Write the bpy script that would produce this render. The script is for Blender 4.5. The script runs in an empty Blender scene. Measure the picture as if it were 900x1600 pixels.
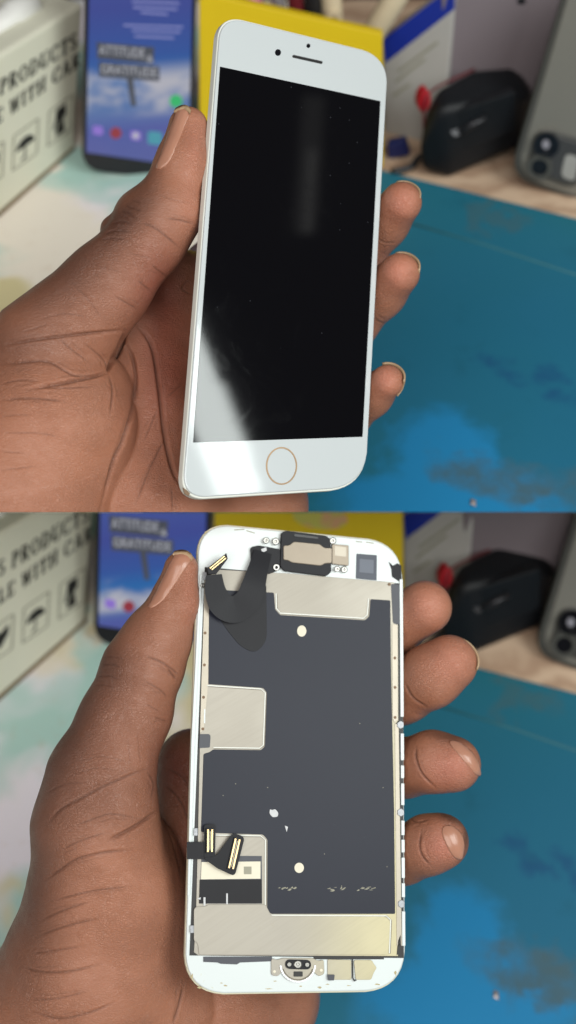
import bpy, bmesh, math, random
import numpy as np
from mathutils import Vector, Matrix

random.seed(7)
np.random.seed(7)
S = bpy.context.scene
COL = S.collection

# ------------------------------------------------------------------ camera
F = 1800.0                       # focal length in photo pixels (900 x 1600)
PITCH = math.radians(51)
HC = 0.357
CAM = np.array([0, 0, HC])
RX = np.array([1.0, 0, 0])
FW = np.array([0, math.cos(PITCH), -math.sin(PITCH)])
UP = np.array([0, math.sin(PITCH), math.cos(PITCH)])
CM = np.stack([RX, UP, FW])      # rows: camera axes


def ray(px, py):
    return (px - 450) / F * RX + (800 - py) / F * UP + FW


def at(px, py, d):
    return CAM + d * ray(px, py)


def to_px(P):
    q = (P - CAM) @ CM.T
    return np.stack([450 + F * q[:, 0] / q[:, 2], 800 - F * q[:, 1] / q[:, 2]], 1), q[:, 2]


def unit(v):
    v = np.asarray(v, float)
    return v / np.linalg.norm(v)


class Plane:
    def __init__(s, p, n):
        s.p = np.asarray(p, float)
        n = unit(n)
        if n @ (CAM - s.p) < 0:
            n = -n
        s.n = n

    def hit(s, px, py, h=0.0):
        r = ray(px, py)
        return CAM + r * (((s.p + s.n * h - CAM) @ s.n) / (r @ s.n))


cam = bpy.data.cameras.new('camera')
camo = bpy.data.objects.new('camera', cam)
COL.objects.link(camo)
camo.location = CAM
camo.rotation_euler = (math.pi / 2 - PITCH, 0, 0)
cam.sensor_fit = 'VERTICAL'
cam.sensor_height = 24
cam.lens = 24 * F / 1600
cam.clip_start = 0.01
cam.clip_end = 50
cam.dof.use_dof = True
cam.dof.focus_distance = 0.338
cam.dof.aperture_fstop = (cam.lens / 1000) / 0.0047
S.camera = camo
S.view_settings.view_transform = 'Standard'
S.view_settings.look = 'None'
S.view_settings.exposure = 0.0

# ------------------------------------------------------------------ materials
class NT:
    def __init__(s, name):
        s.m = bpy.data.materials.new(name)
        s.m.use_nodes = True
        s.t = s.m.node_tree
        s.b = s.t.nodes['Principled BSDF']

    def n(s, typ, ins=None, **kw):
        nd = s.t.nodes.new('ShaderNode' + typ)
        for k, v in kw.items():
            setattr(nd, k, v)
        for k, v in (ins or {}).items():
            s.set(nd.inputs[k], v)
        return nd

    def set(s, sock, v):
        if hasattr(v, 'is_output'):
            s.t.links.new(v, sock)
        else:
            sock.default_value = v

    def p(s, **kw):
        for k, v in kw.items():
            s.set(s.b.inputs[k.replace('_', ' ')], v)

    def coord(s, kind='Object'):
        return s.n('TexCoord').outputs[kind]

    def mix(s, f, a, b, blend='MIX'):
        nd = s.n('Mix', data_type='RGBA', blend_type=blend)
        s.set(nd.inputs[0], f); s.set(nd.inputs[6], a); s.set(nd.inputs[7], b)
        return nd.outputs[2]

    def math(s, op, a, b=0.0):
        nd = s.n('Math', operation=op)
        s.set(nd.inputs[0], a); s.set(nd.inputs[1], b)
        return nd.outputs[0]

    def noise(s, scale, detail=3, rough=.5, co=None, dist=0.0):
        nd = s.n('TexNoise', {'Scale': scale, 'Detail': detail, 'Roughness': rough, 'Distortion': dist})
        s.set(nd.inputs['Vector'], co if co is not None else s.coord())
        return nd

    def rng(s, v, a, b, c=0.0, d=1.0):
        nd = s.n('MapRange', {'Value': v, 'From Min': a, 'From Max': b, 'To Min': c, 'To Max': d})
        nd.interpolation_type = 'SMOOTHSTEP'
        return nd.outputs[0]

    def bump(s, h, strength, dist):
        nd = s.n('Bump', {'Height': h, 'Strength': strength, 'Distance': dist})
        s.set(s.b.inputs['Normal'], nd.outputs[0])
        return nd

    def blob(s, co, c, rad, soft=.5, ang=0.0):
        """soft elliptic mask round c; rad (rx, ry) in metres"""
        v = s.n('VectorMath', operation='SUBTRACT', ins={0: co, 1: (c[0], c[1], 0)}).outputs[0]
        v = s.n('VectorRotate', {'Vector': v, 'Angle': -ang}, rotation_type='Z_AXIS').outputs[0]
        v = s.n('VectorMath', operation='MULTIPLY', ins={0: v, 1: (1 / rad[0], 1 / rad[1], 0)}).outputs[0]
        l = s.n('VectorMath', operation='LENGTH', ins={0: v}).outputs['Value']
        return s.rng(l, 1 - soft, 1 + soft, 1, 0)


def c4(c):
    return (c[0], c[1], c[2], 1)


def hexc(r, g, b):
    f = lambda x: ((x / 255 + .055) / 1.055) ** 2.4 if x > 10.3 else x / 255 / 12.92
    return (f(r), f(g), f(b), 1)


def simple(name, col, rough=.5, metal=0.0, var=.12, scale=120, spec=.5, coat=0.0, bump=0.0, coat_rough=.05):
    t = NT(name)
    nz = t.noise(scale, 4, .6)
    dark = tuple(x * (1 - var) for x in col[:3]) + (1,)
    lite = tuple(min(1, x * (1 + var)) for x in col[:3]) + (1,)
    t.p(Base_Color=t.mix(nz.outputs[0], dark, lite), Roughness=rough, Metallic=metal, Coat_Weight=coat, Coat_Roughness=coat_rough)
    t.b.inputs['Specular IOR Level'].default_value = spec
    if bump:
        t.bump(nz.outputs[0], bump, .0004)
    return t.m


def emit(name, col, e, rough=.3):
    t = NT(name)
    t.p(Base_Color=(0.02, 0.02, 0.02, 1), Roughness=rough, Emission_Color=col, Emission_Strength=e)
    return t.m


# ------------------------------------------------------------------ object helpers
def link(o):
    COL.objects.link(o)
    return o


def mesh_obj(name, verts, faces, mat, parent=None, smooth=False, bevel=0.0, clip=0, seg=2, recalc=True):
    """one mesh object; verts are world coordinates; clip +1 keeps what is above the camera mid plane, -1 below"""
    org = np.array(parent_origin(parent)) if parent else None
    bm = bmesh.new()
    vs = [bm.verts.new(v) for v in verts]
    for f in faces:
        try:
            bm.faces.new([vs[i] for i in f])
        except ValueError:
            pass
    if recalc:
        bmesh.ops.recalc_face_normals(bm, faces=bm.faces[:])
    if bevel:
        es = [e for e in bm.edges if len(e.link_faces) == 2 and e.calc_face_angle(0) > .5]
        bmesh.ops.bevel(bm, geom=es, offset=bevel, segments=seg, profile=.5, affect='EDGES', clamp_overlap=True)
    if clip:
        geom = bm.verts[:] + bm.edges[:] + bm.faces[:]
        r = bmesh.ops.bisect_plane(bm, geom=geom, plane_co=Vector(CAM), plane_no=Vector(-UP * clip), clear_outer=True)
        ed = [g for g in r['geom_cut'] if isinstance(g, bmesh.types.BMEdge)]
        if ed:
            bmesh.ops.holes_fill(bm, edges=ed, sides=0)
    if not bm.verts:
        bm.free()
        return None
    if org is None:
        co = np.array([v.co[:] for v in bm.verts])
        org = (co.min(0) + co.max(0)) / 2
        org[2] = co[:, 2].min()
    for v in bm.verts:
        v.co = v.co - Vector(org)
    for f in bm.faces:
        f.smooth = smooth
    me = bpy.data.meshes.new(name)
    bm.to_mesh(me)
    bm.free()
    me.materials.append(mat)
    o = link(bpy.data.objects.new(name, me))
    if parent:
        o.parent = parent
    else:
        o.location = org
    return o


def parent_origin(p):
    l = np.zeros(3)
    while p is not None:
        l = l + np.array(p.location)
        p = p.parent
    return l


def thing(name, label, cat, loc, group=None):
    o = link(bpy.data.objects.new(name, None))
    o.location = loc
    o.empty_display_size = .01
    return tag(o, label, cat, group)


def tag(o, label, cat, group=None, kind=None):
    if label: o['label'] = label
    if cat: o['category'] = cat
    if group: o['group'] = group
    if kind: o['kind'] = kind
    return o


def rounded(pts, r, n=5):
    """round the corners of a 2D polygon; r one radius or one per corner"""
    out = []
    m = len(pts)
    for i in range(m):
        ri = r[i] if isinstance(r, (list, tuple)) else r
        p = np.array(pts[i], float); a = np.array(pts[i - 1], float); b = np.array(pts[(i + 1) % m], float)
        if ri <= 0:
            out.append(tuple(p)); continue
        da, db = a - p, b - p
        la, lb = np.linalg.norm(da), np.linalg.norm(db)
        q = min(ri, la * .49, lb * .49)
        s, e = p + da / la * q, p + db / lb * q
        for k in range(n + 1):
            t = k / n
            # blend between quadratic and circle-like
            out.append(tuple((1 - t) ** 2 * s + 2 * t * (1 - t) * (p * .86 + (s + e) / 2 * .14) + t * t * e))
    return out


def prism(name, front, back, mat, parent=None, bevel=0.0, clip=0, smooth=False, seg=2):
    n = len(front)
    v = list(front) + list(back)
    f = [list(range(n)), list(range(2 * n - 1, n - 1, -1))] + [[i, (i + 1) % n, n + (i + 1) % n, n + i] for i in range(n)]
    return mesh_obj(name, v, f, mat, parent, smooth, bevel, clip, seg)


def plate(name, poly, pl, h0, h1, mat, parent=None, r=0, bevel=0.0, clip=0, n=5, seg=2):
    """a plate on plane pl: outline in photo pixels, standing from h0 to h1 metres over the plane"""
    if r: poly = rounded(poly, r, n)
    top = [pl.hit(x, y, h1) for x, y in poly]
    bot = [t + pl.n * (h0 - h1) for t in top]
    return prism(name, top, bot, mat, parent, bevel, clip, seg=seg)


def ellipse(cx, cy, rx, ry, n=28, rot=0.0):
    o = []
    for i in range(n):
        a = 2 * math.pi * i / n
        x, y = rx * math.cos(a), ry * math.sin(a)
        o.append((cx + x * math.cos(rot) - y * math.sin(rot), cy + x * math.sin(rot) + y * math.cos(rot)))
    return o


def ring(name, pl, cx, cy, rx, ry, w, h0, h1, mat, parent, clip=0, n=40):
    o = [pl.hit(x, y, h1) for x, y in ellipse(cx, cy, rx, ry, n)]
    i = [pl.hit(x, y, h1) for x, y in ellipse(cx, cy, rx - w, ry - w, n)]
    o0 = [p + pl.n * (h0 - h1) for p in o]
    i0 = [p + pl.n * (h0 - h1) for p in i]
    v = o + i + o0 + i0
    f = []
    for k in range(n):
        j = (k + 1) % n
        f += [[k, j, n + j, n + k], [k, j, 2 * n + j, 2 * n + k], [n + k, n + j, 3 * n + j, 3 * n + k], [2 * n + k, 2 * n + j, 3 * n + j, 3 * n + k]]
    return mesh_obj(name, v, f, mat, parent, clip=clip)


def dome(name, pl, cx, cy, rpx, h0, h1, mat, parent, clip=0):
    """a screw head: short turned boss with a chamfered rim"""
    n = 16
    prof = [(1, h0), (1, h0 + (h1 - h0) * .6), (.78, h1), (.42, h1), (.3, h1 - (h1 - h0) * .35)]
    v, f = [], []
    for q, h in prof:
        v += [pl.hit(x, y, h) for x, y in ellipse(cx, cy, rpx * q, rpx * q, n)]
    for a in range(len(prof) - 1):
        for k in range(n):
            j = (k + 1) % n
            f.append([a * n + k, a * n + j, (a + 1) * n + j, (a + 1) * n + k])
    f.append(list(range(n)))
    f.append([(len(prof) - 1) * n + k for k in range(n)])
    return mesh_obj(name, v, f, mat, parent, clip=clip)


def tube(name, pts, radii, mat, parent=None, clip=0, n=14):
    P = [np.array(p, float) for p in pts]
    if not isinstance(radii, (list, tuple)): radii = [radii] * len(P)
    v, f = [], []
    a0 = None
    for i, p in enumerate(P):
        t = unit(P[min(i + 1, len(P) - 1)] - P[max(i - 1, 0)])
        if a0 is None:
            a0 = np.cross(t, [0.3, .5, .8])
        a = unit(a0 - t * (a0 @ t)); a0 = a
        b = np.cross(t, a)
        for k in range(n):
            g = 2 * math.pi * k / n
            v.append(p + radii[i] * (math.cos(g) * a + math.sin(g) * b))
    for i in range(len(P) - 1):
        for k in range(n):
            j = (k + 1) % n
            f.append([i * n + k, i * n + j, (i + 1) * n + j, (i + 1) * n + k])
    f.append(list(range(n)))
    f.append([(len(P) - 1) * n + k for k in range(n)])
    o = mesh_obj(name, v, f, mat, parent, clip=clip)
    if o:
        for q in o.data.polygons: q.use_smooth = len(q.vertices) == 4
    return o


def spline(pts, m=8):
    P = [np.array(p, float) for p in pts]
    P = [2 * P[0] - P[1]] + P + [2 * P[-1] - P[-2]]
    out = []
    for i in range(1, len(P) - 2):
        for k in range(m):
            t = k / m
            a, b, c, d = P[i - 1:i + 3]
            out.append(.5 * ((2 * b) + (c - a) * t + (2 * a - 5 * b + 4 * c - d) * t * t + (3 * b - a - 3 * c + d) * t ** 3))
    out.append(P[-2])
    return out


def polys(name, plist, pl, h0, h1, mat, parent, clip=0):
    """several flat shapes printed together (one printed mark)"""
    v, f = [], []
    for poly in plist:
        n = len(poly); b = len(v)
        top = [pl.hit(x, y, h1) for x, y in poly]
        v += top + [p + pl.n * (h0 - h1) for p in top]
        f += [[b + i for i in range(n)], [b + 2 * n - 1 - i for i in range(n)]]
        f += [[b + i, b + (i + 1) % n, b + n + (i + 1) % n, b + n + i] for i in range(n)]
    return mesh_obj(name, v, f, mat, parent, clip=clip)


def strip2(pts, w):
    """2D ribbon outline along pts, full width w (number or list)"""
    P = [np.array(p, float) for p in pts]
    if not isinstance(w, (list, tuple)): w = [w] * len(P)
    L, Rr = [], []
    for i, p in enumerate(P):
        t = P[min(i + 1, len(P) - 1)] - P[max(i - 1, 0)]
        t = t / (np.linalg.norm(t) + 1e-9)
        nn = np.array([-t[1], t[0]]) * w[i] / 2
        L.append(tuple(p + nn)); Rr.append(tuple(p - nn))
    return L + Rr[::-1]


def strip_quads(pts, w):
    P = strip2(pts, w); n = len(P) // 2
    return [[P[i], P[i + 1], P[2 * n - 2 - i], P[2 * n - 1 - i]] for i in range(n - 1)]


# serif capitals as ribbons in a unit-high box -----------------------------------------
TK, TN = .2, .075
def _st(x, y0=0, y1=1):            # a thick stem with serifs
    return [[(x - TK / 2, y0), (x + TK / 2, y0), (x + TK / 2, y1), (x - TK / 2, y1)],
            [(x - TK, y0), (x + TK, y0), (x + TK, y0 + .06), (x - TK, y0 + .06)],
            [(x - TK, y1 - .06), (x + TK, y1 - .06), (x + TK, y1), (x - TK, y1)]]
def _arc(cx, cy, rx, ry, a0, a1, n=14):
    pts, ws = [], []
    for i in range(n + 1):
        a = math.radians(a0 + (a1 - a0) * i / n)
        pts.append((cx + rx * math.cos(a), cy + ry * math.sin(a)))
        ws.append(TN + (TK - TN) * abs(math.cos(a)) ** 1.5)
    return strip_quads(pts, ws)
def _hz(x0, x1, y, w=TN):
    return [[(x0, y - w / 2), (x1, y - w / 2), (x1, y + w / 2), (x0, y + w / 2)]]
GLY = {
 'I': (.45, _st(.22)),
 'P': (.75, _st(.2) + _arc(.36, .73, .27, .235, -90, 90) + _hz(.2, .37, .96) + _hz(.2, .37, .495)),
 'R': (.85, _st(.2) + _arc(.36, .74, .25, .225, -90, 90) + _hz(.2, .37, .96) + _hz(.2, .4, .515) + strip_quads([(.4, .5), (.72, .0)], .2) + _hz(.6, .86, .03)),
 'O': (.9, _arc(.44, .5, .34, .46, 0, 360, 28)),
 'D': (.88, _st(.2) + _arc(.36, .5, .38, .46, -90, 90, 18) + _hz(.2, .37, .96) + _hz(.2, .37, .04)),
 'U': (.88, _st(.18, .3, 1) + _arc(.44, .32, .26, .28, 180, 360) + [[(.67, .3), (.73, .3), (.73, 1), (.67, 1)]] + _hz(.55, .85, .97)),
 'C': (.85, _arc(.46, .5, .36, .46, 45, 315, 24) + [[(.68, .66), (.76, .66), (.76, 1), (.72, 1)], [(.7, .3), (.76, .3), (.78, .1), (.7, .12)]]),
 'T': (.8, _st(.4) + _hz(.06, .74, .955, .09) + [[(.04, .72), (.1, .72), (.12, 1), (.04, 1)], [(.7, .72), (.76, .72), (.76, 1), (.68, 1)]]),
 'S': (.68, _arc(.33, .74, .22, .22, 30, 270, 14) + _arc(.33, .27, .24, .23, -150, 90, 14)),
 'W': (1.15, strip_quads([(.14, 1), (.38, 0)], .19) + strip_quads([(.38, 0), (.58, .95)], .08) + strip_quads([(.56, 1), (.8, 0)], .19) + strip_quads([(.8, 0), (1.02, 1)], .08) + _hz(0, .3, .97) + _hz(.88, 1.14, .97)),
 'H': (.95, _st(.2) + _st(.74) + _hz(.2, .74, .5)),
 'A': (.9, strip_quads([(.14, 0), (.42, 1)], .08) + strip_quads([(.42, 1), (.72, 0)], .2) + _hz(.25, .6, .33) + _hz(.02, .28, .03) + _hz(.56, .88, .03)),
 'E': (.78, _st(.2) + _hz(.2, .66, .955, .09) + _hz(.2, .66, .045, .09) + _hz(.2, .52, .5) + [[(.62, .72), (.68, .72), (.68, 1), (.6, 1)], [(.64, .28), (.7, .28), (.72, 0), (.6, 0)]]),
 'L': (.74, _st(.2) + _hz(.2, .64, .045, .09) + [[(.6, .3), (.66, .3), (.68, 0), (.56, 0)]]),
 ' ': (.4, []),
}


def serif_px(text, x_end, base, upv, size, gap=.12, adv=None):
    """serif text ending at pixel base (right end); adv: pixel vector of one em along the line, upv: pixel vector of cap height"""
    adv = np.array(adv, float); upv = np.array(upv, float)
    tot = sum(GLY[c][0] + gap for c in text)
    out = []
    x = -tot
    for c in text:
        w, gl = GLY[c]
        for poly in gl:
            out.append([tuple(np.array(base) + adv * (x + a) + upv * b) for a, b in poly])
        x += w + gap
    return out


def text_polys(body):
    cu = bpy.data.curves.new('lettering', 'FONT')
    cu.body = body
    cu.resolution_u = 3
    ob = link(bpy.data.objects.new('lettering', cu))
    me = bpy.data.meshes.new_from_object(ob.evaluated_get(bpy.context.evaluated_depsgraph_get()))
    co = np.array([v.co[:2] for v in me.vertices])
    fs = [list(p.vertices) for p in me.polygons]
    bpy.data.objects.remove(ob); bpy.data.curves.remove(cu); bpy.data.meshes.remove(me)
    return co, fs


def text_plate(name, body, p0, p1, upv, pl, h0, mat, parent, clip=0):
    co, fs = text_polys(body)
    mn, mx = co.min(0), co.max(0)
    uv = (co - mn) / (mx - mn)
    p0, p1, upv = (np.array(q, float) for q in (p0, p1, upv))
    v = [pl.hit(*(p0 + (p1 - p0) * a + upv * b), h0) for a, b in uv]
    return mesh_obj(name, v, fs, mat, parent, clip=clip, recalc=False)


# ------------------------------------------------------------------ shared materials
def mat_cloth():
    t = NT('marbled_table_cover')
    co = t.coord()
    w = t.noise(9, 3, .5, co, 1.2)
    v = t.n('VectorMath', operation='SCALE', ins={0: w.outputs['Color'], 'Scale': .09}).outputs[0]
    co2 = t.n('VectorMath', operation='ADD', ins={0: co, 1: v}).outputs[0]
    n1 = t.noise(11, 2, .4, co2, .6).outputs[0]
    n2 = t.noise(14, 2, .4, t.n('VectorMath', operation='ADD', ins={0: co2, 1: (3, 1, 0)}).outputs[0], .6).outputs[0]
    n3 = t.noise(10, 2, .5, t.n('VectorMath', operation='ADD', ins={0: co2, 1: (7, 5, 0)}).outputs[0], 1).outputs[0]
    c = t.mix(t.rng(n1, .40, .62), hexc(236, 227, 214), hexc(236, 229, 238))
    c = t.mix(t.rng(n2, .47, .62), c, hexc(174, 208, 200))
    c = t.mix(t.rng(n3, .53, .66), c, hexc(212, 200, 156))
    fine = t.noise(130, 4, .7, co)
    c = t.mix(t.rng(fine.outputs[0], .56, .8, 0, .35), c, hexc(190, 160, 130))
    # the bare strip of the cover beyond the mat is a peach beige wood print
    sx = t.n('SeparateXYZ', {0: co}).outputs[0]
    wood = t.n('TexWave', {'Vector': co, 'Scale': 16.0, 'Distortion': 7.0, 'Detail': 3.0, 'Detail Scale': 2.0}, bands_direction='Y').outputs[1]
    wc = t.mix(wood, hexc(205, 178, 152), hexc(176, 146, 122))
    c = t.mix(t.rng(sx, -.01, .03), c, wc)
    t.p(Base_Color=c, Roughness=.55)
    t.bump(fine.outputs[0], .12, .0006)
    return t.m


M = dict(
    cloth=mat_cloth(),
    carton=simple('cream_carton_board', hexc(222, 221, 202), .75, var=.05, scale=60, bump=.1),
    kraft=simple('kraft_edge', hexc(120, 102, 74), .8),
    ink=simple('black_print', hexc(34, 34, 32), .7, var=.2),
    inkgrey=simple('faded_grey_print', hexc(150, 148, 132), .8),
    blackplastic=simple('black_plastic', (.012, .012, .014, 1), .38, var=.3, scale=300, bump=.05),
    blackshell=simple('black_moulded_shell', (.006, .007, .009, 1), .5, var=.3, scale=200, bump=.08, spec=.3),
    darkmetal=simple('dark_metal_rim', (.03, .03, .034, 1), .35, .5),
    yellow=simple('yellow_card', hexc(222, 190, 6), .55, var=.05, scale=30),
    blueprint=simple('deep_blue_print', hexc(16, 44, 150), .5, var=.1),
    packet=simple('greyish_white_packet', hexc(176, 174, 170), .6, var=.08, scale=50, bump=.15),
    lilac=simple('lilac_grey_board', hexc(122, 112, 117), .75, var=.06, scale=20),
    brown=simple('dark_brown_board', hexc(62, 44, 40), .8, var=.25, scale=18),
    red=simple('red_plastic', hexc(168, 14, 30), .5),
    silver=simple('brushed_steel', (.55, .56, .58, 1), .3, .9),
    greyback=simple('graphite_matte_back', hexc(126, 124, 116), .38, .25, var=.05, scale=40),
    case=simple('grey_clear_case', hexc(74, 74, 70), .3, var=.1),
    lensblack=simple('black_lens_glass', (.006, .006, .008, 1), .08),
    white=simple('white_plastic', hexc(226, 226, 222), .4, var=.04),
    pink=simple('pink_barrel', hexc(196, 92, 150), .4),
    maroon=simple('dark_red_barrel', hexc(96, 20, 30), .45),
    beige=simple('beige_plastic', hexc(206, 190, 160), .45),
    sky=simple('light_blue_plastic', hexc(90, 140, 170), .45),
    steelgrey=simple('grey_barrel', hexc(150, 146, 150), .35, .4),
)


def mat_wallpaper(z0, z1):
    """lit screen: blue evening sky over white clouds, violet towards the dock"""
    t = NT('lit_wallpaper')
    g = t.n('SeparateXYZ', {0: t.coord('Generated')}).outputs[2]
    co = t.coord()
    n = t.n('TexNoise', {'Vector': t.n('Mapping', {'Vector': co, 'Scale': (26, 26, 44)}).outputs[0], 'Scale': 1.0, 'Detail': 4.0, 'Roughness': .5})
    ramp = t.n('ValToRGB', {0: g})
    e = ramp.color_ramp.elements
    e[0].position = 0; e[0].color = hexc(104, 112, 186)
    e[1].position = 1; e[1].color = hexc(84, 104, 184)
    for p, cc in ((.22, (96, 108, 190)), (.32, (108, 140, 200)), (.46, (52, 124, 200)), (.58, (66, 104, 186)), (.8, (78, 92, 176))):
        x = e.new(p); x.color = hexc(*cc)
    band = t.math('MULTIPLY', t.rng(g, .26, .34), t.rng(g, .56, .44))
    cl = t.math('MULTIPLY', t.rng(n.outputs[0], .36, .54), band)
    c = t.mix(cl, ramp.outputs[0], hexc(214, 214, 226))
    t.p(Base_Color=(.01, .01, .012, 1), Roughness=.15, Emission_Color=c, Emission_Strength=.6)
    return t.m


SCR = dict(
    wall=mat_wallpaper(0, 1),
    board=emit('screen_dark_grey', hexc(84, 88, 100), .6),
    letters=emit('screen_white', hexc(196, 198, 206), .75),
    pale=emit('screen_pale_violet', hexc(140, 146, 206), .75),
    redicon=emit('screen_red', hexc(150, 44, 60), .8),
    violet=emit('screen_violet', hexc(150, 120, 220), .75),
    teal=emit('screen_teal', hexc(70, 160, 180), .75),
    green=emit('screen_green', hexc(44, 190, 110), .8),
)


def mat_mat(org, axis_ang, P):
    """teal silicone mat: stains at points P (name -> local xy)"""
    t = NT('teal_silicone')
    co = t.coord()
    w = t.noise(60, 4, .6, co)
    off = t.n('VectorMath', operation='SCALE', ins={0: t.n('VectorMath', operation='SUBTRACT', ins={0: w.outputs['Color'], 1: (.5, .5, .5)}).outputs[0], 'Scale': .03}).outputs[0]
    wob = t.n('VectorMath', operation='ADD', ins={0: co, 1: off}).outputs[0]
    off2 = t.n('VectorMath', operation='SCALE', ins={0: t.n('VectorMath', operation='SUBTRACT', ins={0: w.outputs['Color'], 1: (.5, .5, .5)}).outputs[0], 'Scale': .045}).outputs[0]
    wob2 = t.n('VectorMath', operation='ADD', ins={0: co, 1: off2}).outputs[0]
    big = t.noise(7, 3, .5, co).outputs[0]
    c = t.mix(t.rng(big, .35, .65), hexc(28, 104, 116), hexc(32, 106, 128))
    # fresher blue where the print wore less
    m = t.blob(co, P['blue'], (.12, .10), .6)
    c = t.mix(t.math('MULTIPLY', m, .6), c, hexc(22, 92, 128))
    mott = t.noise(38, 5, .65, co).outputs[0]
    c = t.mix(t.rng(mott, .55, .8, 0, .5), c, hexc(16, 80, 100))
    # bright blue wet spill
    sp = t.math('MAXIMUM', t.blob(wob, P['spill'], (.022, .030), .3), t.blob(wob, P['spill2'], (.048, .022), .3))
    c = t.mix(t.math('MULTIPLY', sp, .9), c, hexc(34, 122, 172))
    # brown burnt patches
    br = t.math('MAXIMUM', t.blob(wob2, P['burn'], (.03, .010), .5, -.3), t.math('MULTIPLY', t.blob(wob2, P['burn2'], (.012, .012), .6), .6))
    c = t.mix(t.math('MULTIPLY', br, t.rng(mott, .3, .6, .3, .8)), c, hexc(70, 86, 84))
    br2 = t.math('MAXIMUM', t.blob(wob2, P['rust'], (.005, .016), .5, -.4), t.blob(wob2, P['rust2'], (.010, .006), .6))
    c = t.mix(t.math('MULTIPLY', br2, .25), c, hexc(88, 84, 62))
    # dark blue flecks
    for k in ('ink1', 'ink2', 'ink3', 'ink4'):
        c = t.mix(t.math('MULTIPLY', t.blob(wob, P[k], (.006, .004), .8, -.5), .5), c, hexc(16, 58, 108))
    spk = t.n('TexVoronoi', {'Vector': co, 'Scale': 60.0}).outputs[0]
    c = t.mix(t.rng(spk, .01, .03, .2, 0), c, hexc(120, 170, 180))
    t.p(Base_Color=c, Roughness=t.math('SUBTRACT', .62, t.math('MULTIPLY', sp, .25)))
    t.b.inputs['Specular IOR Level'].default_value = .3
    fine = t.noise(900, 2, .5, co).outputs[0]
    t.bump(t.math('ADD', fine, mott), .1, .0005)
    return t.m


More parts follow.
